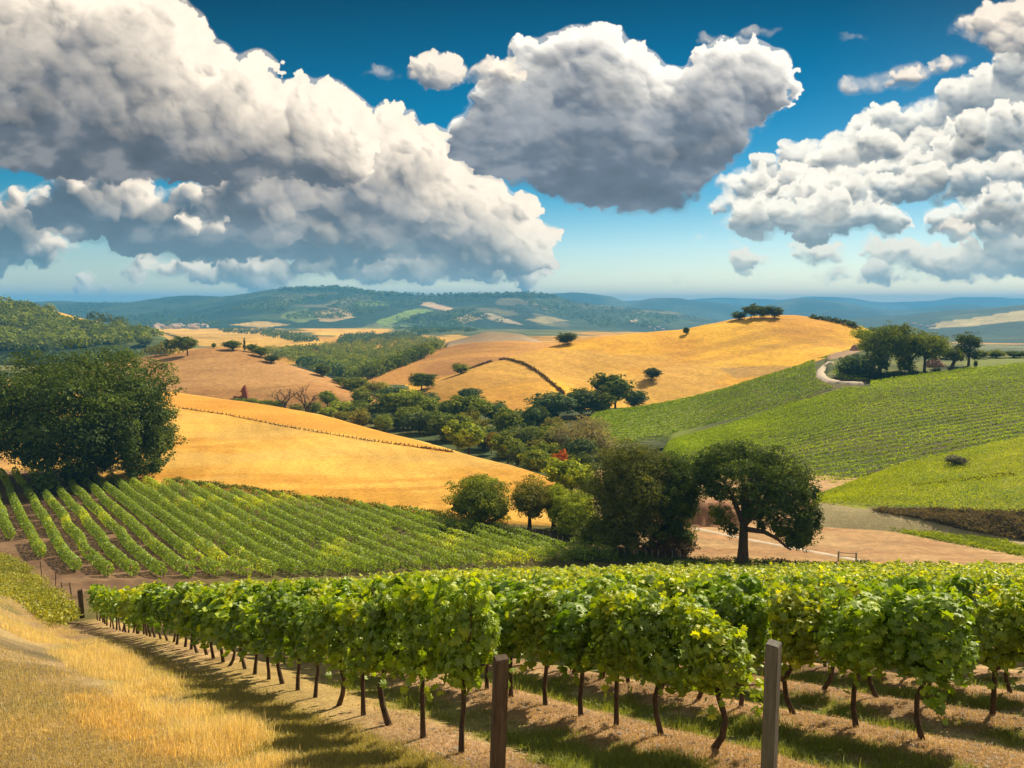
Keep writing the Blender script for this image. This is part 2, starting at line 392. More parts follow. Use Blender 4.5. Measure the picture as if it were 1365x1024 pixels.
#@@SETTING
# ------------------------------------------------------------------ materials
M_field = ground_mat('dry_field', .035, 1.3, .16, .32, .5, .25)
M_hill = ground_mat('stubble_hill', .018, .45, .16, .26, .5, .6, (1, 1, 2))
M_near = ground_mat('near_ground', .9, 14, .22, .38, .8, .05)
M_soil = ground_mat('soil', .25, 3.5, .2, .3, .6, .08)
M_far = ground_mat('far_hill', .004, .03, .30, .35, .8, 12, (1, 1, 2.5))
M_leaf = foliage_mat('tree_leaf', hi=(1.65, 1.4, .7), trans=.30, gloss=.014, groughness=.6)
M_vine = foliage_mat('vine_leaf', hi=(1.75, 1.25, .5), trans=.50, gloss=.045, groughness=.5)
M_crop = foliage_mat('crop_leaf', hi=(1.5, 1.3, .6), trans=.35, gloss=.02)
M_dry = foliage_mat('dry_blade', hi=(1.3, 1.25, 1.0), trans=.45, gloss=.03)
M_bark = simple_mat('bark', (.05, .032, .02), (.15, .10, .065), 9, .9, (1, 1, .25), .9, .03)
M_vbark = simple_mat('vine_bark', (.035, .024, .016), (.16, .105, .07), 26, .9, (1, 1, .2), 1.0, .02)
M_post = simple_mat('weathered_wood', (.035, .025, .018), (.13, .095, .065), 22, .85, (1, 1, .08), .9, .006)
M_greypost = simple_mat('grey_weathered_wood', (.075, .075, .068), (.18, .17, .15), 20, .8, (1, 1, .07), .8, .006)
M_stake = simple_mat('pale_stake', (.25, .22, .18), (.45, .42, .36), 20, .85, (1, 1, .2), .5, .01)
M_wall = simple_mat('pale_plaster', (.55, .50, .42), (.75, .70, .62), 2, .9, bump=.2)
M_roof = simple_mat('clay_roof', (.42, .28, .20), (.55, .38, .28), 3, .9, bump=.4)
M_rust = simple_mat('rust_stone', (.13, .035, .018), (.30, .09, .04), 2.5, .9, bump=.7, bd=.1)
M_pink = simple_mat('pink_stone', (.30, .15, .10), (.52, .30, .22), 1.2, .95, bump=.8, bd=.2)
M_pale = simple_mat('pale_gravel', (.40, .33, .25), (.60, .52, .42), 1.5, .95, bump=.5, bd=.03)
M_rock = simple_mat('field_rock', (.14, .12, .10), (.38, .33, .27), 2, .95, bump=.8, bd=.08)

# ------------------------------------------------------------------ terrain
TH = math.radians(34.0); UX, UY = -math.sin(TH), math.cos(TH); NX, NY = math.cos(TH), math.sin(TH)
N0, DN = 4.05, 2.38                      # first vine row and row spacing
def gz(X, Y):
    X = np.asarray(X, float); Y = np.asarray(Y, float)
    z1 = -2.2-.333*Y; z2 = -25.95-.055*Y
    z1 = np.where(Y < -6, -2.2+.333*6+.05*(-Y-6), z1)
    k = 1.2; m = np.maximum(z1, z2); z = m+k*np.log(np.exp((z1-m)/k)+np.exp((z2-m)/k))
    z = z-np.maximum(Y-165, 0)**1.25*.10
    z = z-1.6*ss(3, 9, Y-np.interp(X, [-130, -66, -36.6, -9.5, 9], [170, 152, 136, 120, 114]))*ss(14, 6, X)
    n = X*NX+Y*NY
    z = z-.65*ss(16, 34, Y)*ss(-3, -13, X)*ss(82, 58, Y)
    bank = 2.4*ss(1.9, -2.5, n)*ss(5, 26, Y)*ss(92, 60, Y)+.8*ss(-2, -12, n)*ss(20, 60, Y)*ss(92, 60, Y)
    bank = bank*(.85+.3*vn(X/6+3, Y/6, 5))
    trk = -.07*np.exp(-((n-2.05)/.25)**2)-.07*np.exp(-((n-3.3)/.25)**2)*.6
    row = .07*np.cos((n-N0)*2*math.pi/DN)*ss(3, 4.5, n)*ss(88, 80, Y)
    und = (fbm(X/9, Y/9, 3, 31)-.5)*.25+(fbm(X/1.1, Y/1.1, 3, 33)-.5)*.07
    return z+bank+trk*ss(70, 50, Y)+row+und

BV = {}
def reg(key, me, mat=None):
    BV[key] = BVHTree.FromPolygons([v.co.copy() for v in me.vertices], [tuple(p.vertices) for p in me.polygons])
def hit(px, py, keys=None):
    x, y, z = unproj(px, py, 1.0); d = Vector((float(x), float(y), float(z))).normalized(); best = None
    for k, b in BV.items():
        if keys and k not in keys: continue
        r = b.ray_cast(Vector((0, 0, 0)), d)
        if r[0] is not None and (best is None or r[3] < best[3]): best = r
    return best[0] if best else None
def drop(X, Y, keys=None):
    best = None
    for k, b in BV.items():
        if keys and k not in keys: continue
        r = b.ray_cast(Vector((X, Y, 400)), Vector((0, 0, -1)))
        if r[0] is not None and (best is None or r[0].z > best): best = r[0].z
    return best if best is not None else -45.0

def loft(name, curves, x0, x1, nx, ts, colf, mat, und=(0, 20), tap=(0, 0)):
    """terrain piece spun between contour curves; curves: ('p', [(px,py,depth)..]) or ('z', [(px,z,depth)..])"""
    px = np.linspace(x0, x1, nx); D = []; Z = []
    for kind, pts in curves:
        d = smooth1([(p[0], p[2]) for p in pts], px); v = smooth1([(p[0], p[1]) for p in pts], px)
        Z.append(unproj(px, v, d)[2] if kind == 'p' else v); D.append(d)
    D = np.array(D); Z = np.array(Z); K = len(curves)
    t = np.linspace(0, K-1, ts); d = np.zeros((ts, nx)); z = np.zeros((ts, nx))
    for j in range(nx):
        d[:, j] = smooth1(list(zip(range(K), D[:, j])), t); z[:, j] = smooth1(list(zip(range(K), Z[:, j])), t)
    X = np.zeros_like(d)
    for j in range(nx):
        X[:, j] = (px[j]-682.5)/F*d[:, j]/.985
    e = ss(0, 1.2, t)[:, None]*und[0]
    z = z+(fbm(X/und[1], d/und[1], 5, len(name)*7)-.5)*2*e
    if tap[0]: z = z-(1-ss(0, tap[0], px-x0))[None, :]**1.5*d*.09
    if tap[1]: z = z-(1-ss(0, tap[1], x1-px))[None, :]**1.5*d*.09
    V = np.stack([X, d, z], -1).reshape(-1, 3)
    i = (np.arange(ts-1)[:, None]*nx+np.arange(nx-1)[None, :]).ravel()
    Fq = np.stack([i, i+1, i+nx+1, i+nx], 1)
    PX, PY = proj(V[:, 0], V[:, 1], V[:, 2])
    c = colf(V[:, 0], V[:, 1], V[:, 2], PX, PY, np.repeat(t, nx))
    me = mesh_np(name, V, Fq, True, c)
    o = link(name, me, mat); o['kind'] = 'structure'
    reg(name, me)
    return dict(px=px, t=t, X=X, d=d, z=z, o=o)

GOLD = np.array((.54, .285, .04)); GOLD2 = np.array((.60, .355, .07)); TAN = np.array((.40, .22, .085)); BRN = np.array((.25, .14, .06))
GRN = np.array((.085, .14, .02)); LGRN = np.array((.20, .26, .025)); DGRN = np.array((.03, .06, .018)); STRAW = np.array((.46, .33, .15))
SOIL = np.array((.13, .078, .045)); ORA = np.array((.42, .22, .10))
def base_c(V, c): return np.tile(np.asarray(c, float), (len(V), 1))

# ---- ground sheet: foreground slope, bank, track and valley field (one sheet)
def ground_cols(X, Y, Z, PX, PY):
    n = X*NX+Y*NY
    f1 = fbm(X/2.2, Y/2.2, 5, 41); f2 = fbm(X/.5, Y/.5, 4, 43); f3 = fbm(X/7, Y/7, 4, 47)
    # dry mown bank
    c = mixc(base_c(X, (.29, .215, .12)), np.array((.13, .105, .06)), ss(.40, .56, f1))
    c = mixc(c, np.array((.12, .125, .04)), ss(.50, .62, fbm(X/1.3+9, Y/1.3, 4, 49))*.8)
    c = mixc(c, np.array((.48, .35, .17)), ss(.52, .7, f3)*.6)
    c = mixc(c, np.array((.14, .17, .035)), ss(15, 30, Y)*ss(2, -4, n)*ss(.42, .6, f3)*.95)
    # verge and track
    tr = ss(1.2, 1.9, n+(f1-.5)*1.4)
    g = mixc(base_c(X, (.22, .20, .07)), np.array((.36, .26, .13)), ss(.42, .56, f1))
    g = mixc(g, np.array((.11, .14, .03)), ss(.55, .7, f3))
    wheel = np.exp(-((n-2.05)/.28)**2)+np.exp(-((n-3.2)/.3)**2)
    g = mixc(g, np.array((.24, .155, .09)), np.clip(wheel, 0, 1)*(.35+.65*ss(12, 24, Y)))
    c = mixc(c, g, tr)
    c = mixc(c, np.array((.24, .15, .09)), ss(17, 30, Y)*np.exp(-((n-2.4)/1.1)**2)*.85)
    # vineyard floor: straw mulch under rows, grass between
    ph = np.abs(((n-N0)/DN+.5) % 1-.5)*2
    s = mixc(base_c(X, (.33, .215, .13)), np.array((.19, .12, .075)), ss(.42, .58, f1))
    s = mixc(s, np.array((.55, .38, .20)), ss(.6, .72, f2)*.6)
    gr = mixc(base_c(X, (.15, .17, .045)), np.array((.30, .24, .11)), ss(.40, .55, f1))
    s = mixc(s, gr, ss(.50, .85, ph+(f2-.5)*.7))
    s = mixc(s, np.array((.36, .27, .09)), ss(6.5, 4.5, n)*ss(.3, .6, f3)*.7)
    c = mixc(c, s, ss(3.3, 3.8, n+(f2-.5)*.5))
    # lower field soil
    soil = mixc(base_c(X, SOIL), np.array((.19, .12, .07)), ss(.4, .65, f3))
    soil = mixc(soil, np.array((.09, .09, .025)), ss(-42, -20, X)*.8)
    low = ss(78, 84, Y+(f1-.5)*3-ss(0, -18, X)*0)
    low = np.maximum(low, ss(0, 2, Y-endY(X))*(n > 3.2))
    c = mixc(c, soil, low)
    # orange earth under the oak and pale dirt field on the right
    right = ss(10, 22, X-(Y-90)*.0)*ss(84, 88, Y)
    e = mixc(base_c(X, (.36, .225, .11)), np.array((.42, .28, .14)), ss(.4, .7, f3))
    e = mixc(e, np.array((.40, .17, .075)), ss(.5, .75, fbm(X/8, Y/5, 3, 57))*ss(36, 20, X))
    e = mixc(e, np.array((.26, .165, .085)), ss(.48, .62, fbm((X*.25+Y*.97)/.9+X*.01, X/40, 4, 59))*.55)
    e = mixc(e, np.array((.30, .16, .08)), ss(.55, .75, fbm(X/14, Y/1.6, 4, 53))*.7)
    c = mixc(c, e, right)
    wst = inpoly(PX, PY+(f1-.5)*3, [(1085, 671), (1150, 682), (1250, 702), (1365, 735), (1500, 770), (1500, 724), (1365, 700), (1200, 672), (1085, 655)])
    c = mixc(c, np.array((.27, .23, .12)), wst*1.0)
    strip = inpoly(PX, PY+(f1-.5)*4, [(1085, 681), (1180, 688), (1265, 704), (1365, 729), (1500, 760), (1500, 776), (1365, 742), (1260, 722), (1180, 706), (1085, 694)])
    c = mixc(c, np.array((.19, .23, .03)), strip*1.0)
    brush = inpoly(PX, PY+(f1-.5)*6, [(1150, 679), (1240, 678), (1365, 684), (1500, 690), (1500, 745), (1365, 721), (1285, 706), (1220, 690)])
    c = mixc(c, np.array((.13, .105, .07)), brush*.9)
    # bare ground round the big tree
    bare = inpoly(PX, PY, [(-200, 560), (0, 606), (150, 622), (222, 636), (160, 634), (60, 630), (-200, 640)])
    c = mixc(c, np.array((.34, .20, .10)), bare*.9)
    return c
EP = [(-60, 33), (-19.8, 35.6), (-17.5, 49), (-11, 62), (0, 74), (12, 82), (30, 85), (120, 87)]
def endY(X): return smooth1(EP, X)
NXg, NYg = 700, 560
pxs = np.linspace(-320, 1700, NXg); Ys = np.concatenate([np.linspace(-14, 3, 12), 3*(300/3)**np.linspace(.006, 1, NYg-12)])
Xg = (pxs[None, :]-682.5)/F*np.maximum(Ys[:, None], 15)/.96*1.0; Yg = np.repeat(Ys[:, None], NXg, 1); Zg = gz(Xg, Yg)
V = np.stack([Xg, Yg, Zg], -1).reshape(-1, 3)
ii = (np.arange(NYg-1)[:, None]*NXg+np.arange(NXg-1)[None, :]).ravel()
PX, PY = proj(V[:, 0], np.maximum(V[:, 1], .5), V[:, 2])
me = mesh_np('ground', V, np.stack([ii, ii+1, ii+NXg+1, ii+NXg], 1), True, ground_cols(V[:, 0], V[:, 1], V[:, 2], PX, PY))
o = link('ground', me, M_near); o['kind'] = 'structure'; reg('ground', me)

# ---- valley floor and far plain
def valley_c(X, Y, Z, PX, PY, t):
    f = fbm(X/60, Y/60, 5, 61); g = fbm(X/260+7, Y/420, 4, 67)
    c = mixc(base_c(X, (.06, .085, .03)), np.array((.15, .15, .05)), ss(.4, .65, f))
    fld = ss(.53, .56, g)*ss(560, 700, Y)
    c = mixc(c, GOLD*.9, fld)
    gp = inpoly(PX, PY+(f-.5)*5, [(150, 452), (225, 437), (330, 441), (420, 452), (468, 461), (440, 466), (380, 463), (300, 462), (190, 460)])
    gp |= inpoly(PX, PY+(f-.5)*5, [(395, 436), (450, 434), (520, 438), (525, 446), (470, 449), (425, 447)])
    gp |= inpoly(PX, PY+(f-.5)*5, [(385, 458), (430, 456), (478, 460), (470, 465), (400, 466)])
    gp |= inpoly(PX, PY+(f-.5)*5, [(560, 450), (610, 446), (640, 450), (600, 470), (570, 468)])
    gp |= inpoly(PX, PY+(f-.5)*5, [(100, 458), (190, 452), (225, 456), (215, 462), (120, 468)])
    c = mixc(c, GOLD2*.95, gp*1.0)
    return c
loft('valley_floor', [('z', [(-500, -37, 148), (1900, -38, 148)]), ('z', [(-500, -43, 330), (1900, -43, 330)]), ('z', [(-500, -50, 650), (1900, -52, 650)]),
     ('z', [(-500, -58, 1300), (700, -58, 1300), (1900, -80, 1300)]), ('z', [(-500, -70, 2300), (700, -74, 2300), (1100, -100, 2300), (1900, -130, 2300)]),
     ('z', [(-500, -110, 4200), (1900, -180, 4200)])], -500, 1900, 260, 260, valley_c, M_far, (.8, 60))

# ---- wheat field behind the lower vineyard
def wheat_c(X, Y, Z, PX, PY, t):
    f = fbm(X/22, Y/22, 5, 71); g = fbm(X/60+(Y*.3)/10, Y/6, 4, 73)
    c = mixc(base_c(X, GOLD2*1.02), GOLD*.92, ss(.42, .68, f))
    c = mixc(c, np.array((.46, .22, .03)), ss(.52, .72, g)*.7)
    c = mixc(c, np.array((.52, .33, .085)), ss(.48, .66, fbm(X/34+4, Y/16, 4, 75))*.75)
    sw = np.sin((X*.93+Y*.36)*1.15+fbm(X/30, Y/30, 3, 76)*14)
    c = c*(1+.05*sw[:, None])
    up = inpoly(PX, PY, [(150, 505), (235, 524), (400, 547), (500, 572), (605, 603), (590, 604), (480, 582), (380, 567), (235, 541), (150, 524)])
    c = mixc(c, np.array((.56, .26, .035)), up*.8)
    left = ss(60, -20, PX)
    return mixc(c, np.array((.42, .24, .09)), left)
loft('wheat_field', [('z', [(-300, -36.5, 168), (220, -35.6, 148), (420, -35, 132), (610, -34, 116), (760, -34, 110)]),
     ('p', [(-300, 620, 171), (0, 622, 169.5), (220, 641, 150.6), (400, 662, 134.8), (600, 688, 119.0), (760, 700, 113)]),
     ('p', [(-300, 560, 235), (220, 577, 215), (450, 610, 175), (600, 645, 145), (760, 672, 126)]),
     ('p', [(-300, 490, 330), (0, 505, 320), (235, 526, 290), (400, 548, 250), (500, 573, 215), (610, 605, 180), (700, 630, 152), (760, 652, 136)]),
     ('z', [(-300, -44, 400), (235, -44, 350), (500, -44, 255), (760, -42, 165)])], -300, 790, 300, 240, wheat_c, M_field, (.9, 45), (0, 60))

def gold_c(base, alt, sc_, st, seed):
    def f(X, Y, Z, PX, PY, t):
        a = fbm(X/sc_, Y/sc_, 5, seed); b = fbm((X+Y*.4)/(sc_*1.6), (Y-X*.2)/(sc_*.25), 4, seed+5)
        c = mixc(base_c(X, base), alt, ss(.4, .66, a))
        return mixc(c, np.asarray(alt)*.72, ss(.52, .74, b)*st)
    return f
# ---- pale brown hill on the left
loft('stubble_hill', [('z', [(60, -46, 320), (600, -45, 300)]), ('p', [(60, 540, 325), (300, 542, 330), (500, 580, 300), (600, 590, 290)]),
     ('p', [(60, 505, 365), (190, 500, 370), (300, 505, 365), (400, 516, 350), (500, 540, 320), (600, 575, 305)]),
     ('p', [(60, 500, 410), (130, 488, 420), (190, 477, 430), (245, 470, 435), (290, 463, 440), (330, 467, 435), (370, 480, 420), (430, 501, 390), (505, 535, 350), (560, 565, 330), (600, 580, 322)]),
     ('z', [(60, -47, 480), (300, -44, 520), (600, -48, 380)])], 60, 600, 200, 150,
     gold_c((.40, .225, .085), (.34, .175, .06), 26, .5, 81), M_hill, (.8, 40), (30, 30))
# ---- small brown hill in the middle
loft('round_brown_hill', [('z', [(400, -52, 420), (800, -50, 430)]), ('p', [(400, 530, 430), (520, 530, 430), (800, 530, 440)]),
     ('p', [(400, 520, 480), (480, 508, 480), (560, 485, 500), (650, 475, 510), (800, 480, 520)]),
     ('p', [(400, 515, 540), (480, 503, 550), (530, 486, 560), (580, 467, 575), (620, 458, 585), (680, 454, 590), (730, 457, 590), (800, 466, 590)]),
     ('z', [(400, -56, 640), (800, -54, 700)])], 420, 800, 150, 110, gold_c((.44, .225, .055), (.34, .165, .05), 40, .5, 91), M_hill, (.8, 50), (30, 30))
loft('distant_dome_hill', [('z', [(560, -62, 880), (760, -62, 880)]), ('p', [(560, 468, 900), (660, 462, 900), (760, 470, 900)]),
     ('p', [(560, 466, 980), (615, 452, 980), (650, 443, 980), (690, 445, 980), (720, 455, 980), (760, 468, 980)]), ('z', [(560, -62, 1100), (760, -62, 1100)])],
     575, 745, 70, 50, gold_c((.36, .26, .15), (.27, .19, .11), 60, .3, 95), M_hill, (.8, 60), (25, 25))

# ---- the big golden hill
def big_c(X, Y, Z, PX, PY, t):
    a = fbm(X/38, Y/38, 5, 101); b = fbm((X+Y*.5)/50, (Y-X*.3)/9, 4, 105)
    c = mixc(base_c(X, (.68, .38, .03)), np.array((.54, .27, .028)), ss(.4, .66, a))
    c = mixc(c, np.array((.36, .18, .035)), ss(.5, .74, b)*.45)
    c = mixc(c, np.array((.50, .30, .07)), ss(.5, .66, fbm(X/70+4, Y/30, 4, 107))*.7)
    sw = np.sin((X*.55+Y*.83)*.55+fbm(X/60, Y/60, 3, 76)*16); c = c*(1+.055*sw[:, None])
    low = inpoly(PX, PY+(a-.5)*14, [(560, 545), (570, 512), (640, 498), (730, 505), (760, 560)])
    c = mixc(c, np.array((.42, .22, .055)), low*.55)
    bar = inpoly(PX, PY+(a-.5)*8, [(960, 490), (1010, 486), (1060, 488), (1040, 500), (980, 505)])
    return mixc(c, np.array((.26, .17, .08)), bar*.6)
loft('golden_hill', [('z', [(460, -46, 300), (1250, -46, 300)]), ('p', [(460, 545, 345), (560, 545, 330), (700, 556, 312), (860, 560, 320), (1000, 530, 335), (1100, 506, 345), (1250, 520, 345)]),
     ('p', [(460, 540, 372), (560, 520, 365), (640, 500, 370), (720, 502, 362), (780, 506, 368), (860, 500, 375), (960, 484, 385), (1060, 466, 392), (1130, 468, 392), (1250, 505, 380)]),
     ('p', [(460, 538, 388), (530, 527, 385), (600, 503, 395), (650, 487, 402), (700, 473, 414), (745, 461, 428), (790, 452, 440), (850, 446, 452), (905, 442, 455), (940, 434, 458), (985, 425, 462), (1010, 421, 464), (1050, 420, 462), (1090, 425, 456), (1130, 433, 446), (1160, 445, 436), (1200, 470, 425), (1250, 500, 420)]),
     ('z', [(460, -50, 470), (700, -42, 500), (1000, -30, 560), (1250, -50, 520)])], 470, 1250, 330, 210, big_c, M_hill, (2.6, 85), (30, 30))

# ---- right hand vineyard hills
def rows_c(g1, g2, seed):
    def f(X, Y, Z, PX, PY, t):
        a = fbm(X/14, Y/14, 5, seed)
        c = mixc(base_c(X, g1), g2, ss(.4, .65, a))
        return mixc(c, np.array((.14, .18, .02)), ss(960, 900, PX)*.9)
    return f
L4a = loft('upper_vineyard_slope', [('z', [(740, -42, 205), (1280, -30, 235)]), ('p', [(740, 600, 215), (880, 605, 220), (1000, 560, 245), (1120, 515, 262), (1280, 500, 280)]),
     ('p', [(740, 570, 245), (790, 556, 262), (880, 542, 290), (950, 525, 308), (1000, 509, 322), (1050, 493, 332), (1105, 475, 342), (1160, 462, 352), (1280, 462, 360)]),
     ('z', [(740, -46, 290), (1000, -40, 350), (1280, -34, 400)])], 755, 1200, 190, 130, rows_c((.10, .085, .035), (.07, .09, .025), 111), M_soil, (.3, 40), (40, 60))
L4b = loft('long_vineyard_slope', [('z', [(840, -38, 138), (1600, -32, 138)]), ('p', [(840, 662, 142), (1000, 662, 146), (1130, 655, 148), (1365, 610, 154), (1600, 570, 160)]),
     ('p', [(840, 616, 182), (1000, 592, 195), (1160, 556, 205), (1365, 528, 208), (1600, 505, 215)]),
     ('p', [(840, 607, 192), (890, 592, 205), (1000, 559, 232), (1080, 533, 250), (1160, 511, 263), (1240, 500, 266), (1365, 487, 266), (1480, 478, 270), (1600, 472, 275)]),
     ('z', [(840, -42, 240), (1160, -36, 320), (1600, -30, 330)])], 850, 1590, 240, 150, rows_c((.07, .065, .03), (.055, .07, .02), 113), M_soil, (.3, 40), (50, 0))
def crop_c(X, Y, Z, PX, PY, t):
    a = fbm(X/6, Y/6, 5, 121); b = fbm(X/2, Y/2, 4, 125)
    c = mixc(base_c(X, (.21, .235, .02)), np.array((.11, .17, .02)), ss(.4, .65, a))
    c = mixc(c, np.array((.065, .115, .015)), ss(.7, .3, t-1.0)*ss(1080, 1250, PX)*.6)
    c = mixc(c, np.array((.32, .30, .025)), ss(.55, .7, b)*.6)
    wst = inpoly(PX, PY+(a-.5)*3, [(1085, 668), (1150, 678), (1365, 684), (1500, 690), (1500, 800), (1085, 720)])
    c = mixc(c, np.array((.27, .23, .12)), wst*1.0)
    brush = inpoly(PX, PY+(a-.5)*6, [(1150, 676), (1240, 678), (1365, 684), (1500, 690), (1500, 745), (1365, 721), (1285, 706), (1220, 690)])
    return mixc(c, np.array((.13, .105, .07)), brush*.9)
L4c = loft('green_crop_slope', [('z', [(1040, -33, 112), (1600, -31, 98)]), ('p', [(1040, 676, 117), (1090, 672, 118), (1200, 678, 115), (1290, 684, 112), (1365, 688, 109), (1600, 700, 102)]),
     ('p', [(1040, 674, 124), (1090, 666, 127), (1200, 645, 130), (1365, 628, 132), (1600, 600, 134)]),
     ('p', [(1040, 672, 131), (1090, 663, 134), (1150, 641, 142), (1200, 622, 147), (1290, 601, 151), (1365, 584, 153), (1600, 545, 158)]),
     ('z', [(1040, -36, 138), (1365, -31, 168), (1600, -30, 172)])], 1060, 1590, 170, 110, crop_c, M_soil, (.15, 20), (36, 0))

# ---- knoll with the farmyard trees, and country behind it
def knoll_c(X, Y, Z, PX, PY, t):
    a = fbm(X/9, Y/9, 5, 131)
    c = mixc(base_c(X, (.05, .075, .025)), np.array((.12, .14, .035)), ss(.42, .6, a))
    gr = inpoly(PX, PY, [(1290, 478), (1365, 474), (1500, 476), (1500, 500), (1365, 490), (1280, 492)])
    c = mixc(c, np.array((.13, .17, .03)), gr*.9)
    ea = inpoly(PX, PY+(a-.5)*8, [(1100, 458), (1135, 455), (1150, 465), (1120, 478), (1098, 480)])
    return mixc(c, np.array((.33, .22, .15)), ea*.9)
loft('knoll', [('z', [(1070, -34, 262), (1600, -27, 262)]), ('p', [(1070, 516, 270), (1110, 512, 274), (1160, 513, 276), (1250, 508, 276), (1365, 494, 276), (1600, 478, 280)]),
     ('p', [(1070, 500, 300), (1110, 488, 300), (1160, 484, 304), (1250, 484, 306), (1365, 480, 310), (1600, 472, 315)]),
     ('p', [(1070, 488, 325), (1110, 470, 335), (1150, 463, 345), (1200, 466, 345), (1260, 474, 345), (1320, 474, 350), (1365, 473, 355), (1600, 468, 360)]),
     ('z', [(1070, -44, 380), (1600, -50, 480)])], 1078, 1590, 170, 110, knoll_c, M_soil, (.4, 20), (22, 0))

# ---- wooded hills on the left
def wood_c(X, Y, Z, PX, PY, t):
    a = fbm(X/30, Y/30, 5, 141)
    c = mixc(base_c(X, (.035, .06, .022)), np.array((.10, .13, .035)), ss(.45, .65, a))
    g = inpoly(PX, PY+(a-.5)*4, [(62, 409), (90, 414), (138, 430), (120, 434), (85, 424), (64, 412)])
    c = mixc(c, GOLD2, g*1.0)
    g = inpoly(PX, PY+(a-.5)*4, [(-50, 418), (10, 420), (45, 432), (70, 452), (60, 456), (35, 440), (-50, 428)])
    return mixc(c, np.array((.20, .21, .05)), g*1.0)
loft('wooded_hill', [('z', [(-350, -56, 640), (260, -56, 640)]), ('p', [(-350, 470, 660), (0, 470, 660), (120, 462, 690), (190, 455, 730), (260, 460, 760)]),
     ('p', [(-350, 430, 760), (0, 435, 760), (60, 440, 770), (120, 445, 780), (190, 446, 800), (260, 458, 810)]),
     ('p', [(-350, 385, 900), (0, 404, 900), (35, 405, 900), (60, 411, 900), (90, 418, 900), (120, 426, 900), (150, 431, 900), (190, 438, 900), (215, 448, 900), (260, 458, 900)]),
     ('z', [(-350, -50, 1100), (260, -60, 1100)])], -350, 255, 160, 90, wood_c, M_far, (3, 60), (0, 30))

# ---- mountains
def mount_c(X, Y, Z, PX, PY, t):
    a = fbm(X/170, Y/260, 5, 151); b = fbm(X/420+3, Y/700, 4, 155)
    c = mixc(base_c(X, (.020, .042, .022)), np.array((.055, .08, .03)), ss(.45, .7, a))
    fld = ss(.56, .60, b)*ss(.5, .55, a)*ss(330, 420, PX)
    c = mixc(c, np.array((.20, .17, .08)), fld*.6)
    for poly, col in (([(420, 418), (440, 410), (462, 412), (470, 422), (440, 430), (424, 428)], (.42, .30, .14)),
                      ([(380, 418), (410, 412), (420, 425), (400, 430), (380, 426)], (.16, .20, .05)),
                      ([(500, 428), (520, 420), (560, 411), (580, 415), (545, 424), (510, 436)], (.17, .24, .04)),
                      ([(558, 406), (575, 403), (606, 412), (600, 416), (580, 412)], (.50, .36, .22)),
                      ([(568, 436), (590, 430), (604, 432), (598, 440), (575, 442)], (.55, .38, .17)),
                      ([(638, 420), (655, 418), (690, 430), (700, 434), (660, 428)], (.45, .36, .22)),
                      ([(840, 428), (852, 427), (852, 430), (842, 431)], (.6, .45, .3)),
                      ([(530, 430), (600, 428), (650, 440), (620, 448), (540, 446)], (.06, .10, .03)),
                      ([(460, 440), (520, 432), (560, 436), (520, 448), (470, 450)], (.15, .18, .05)),
                      ([(300, 432), (350, 428), (385, 432), (350, 437)], (.45, .30, .09)),
                      ([(600, 424), (625, 419), (640, 424), (615, 430)], (.40, .30, .12)), ([(700, 426), (730, 422), (760, 428), (730, 433)], (.34, .28, .12)), ([(470, 404), (505, 401), (520, 406), (490, 410)], (.16, .22, .05)),
                      ([(540, 444), (600, 440), (640, 446), (600, 452), (550, 452)], (.40, .28, .1))):
        c = mixc(c, np.array(col), inpoly(PX+(a-.5)*14, PY+(a-.5)*5, poly)*1.0)
    return c
loft('mountain_range', [('z', [(-400, -74, 2200), (300, -74, 2200), (1100, -110, 2400)]), ('p', [(-400, 442, 2500), (300, 438, 2500), (700, 448, 2600), (900, 446, 2800), (1100, 452, 3000)]),
     ('p', [(-400, 428, 3400), (240, 424, 3300), (330, 416, 3100), (420, 408, 3200), (480, 414, 3100), (560, 415, 3200), (640, 410, 3300), (700, 416, 3300), (770, 424, 3400), (860, 428, 3400), (930, 434, 3500), (1100, 448, 3600)]),
     ('p', [(-400, 402, 4600), (60, 404, 4600), (85, 402.5, 4600), (180, 403, 4600), (240, 397, 4600), (300, 396, 4500), (330, 393, 4400), (372, 386, 4400), (420, 384, 4400), (460, 383.5, 4400), (500, 391, 4400), (560, 394, 4400), (640, 393, 4400), (700, 391, 4400), (740, 395, 4400), (770, 403, 4400), (820, 409, 4300), (870, 413, 4200), (930, 423, 4000), (1000, 440, 3800), (1100, 452, 3700)]),
     ('z', [(-400, -60, 6000), (500, -40, 6000), (1100, -140, 5000)])], -400, 1090, 420, 150, mount_c, M_far, (17, 300))
def blue_c(X, Y, Z, PX, PY, t):
    a = fbm(X/300, Y/500, 5, 161)
    c = mixc(base_c(X, (.03, .055, .03)), np.array((.09, .11, .045)), ss(.45, .7, a))
    g = inpoly(PX, PY+(a-.5)*5, [(1235, 438), (1250, 430), (1310, 422), (1365, 414), (1500, 405), (1500, 418), (1365, 426), (1300, 434)])
    return mixc(c, np.array((.45, .36, .16)), g*1.0)
loft('right_near_ridge', [('z', [(950, -150, 2300), (1800, -130, 1300)]), ('p', [(950, 470, 2400), (1150, 466, 2300), (1250, 466, 1800), (1800, 466, 1300)]),
     ('p', [(950, 450, 3200), (1150, 440, 3000), (1250, 440, 2600), (1365, 436, 2300), (1800, 430, 2100)]),
     ('p', [(950, 440, 4300), (1060, 428, 4300), (1120, 424, 4200), (1190, 421, 4000), (1240, 416, 3800), (1300, 411, 3700), (1365, 405, 3600), (1500, 398, 3500), (1800, 396, 3500)]),
     ('z', [(950, -190, 5200), (1800, -150, 5000)])], 960, 1790, 240, 90, blue_c, M_far, (12, 300))
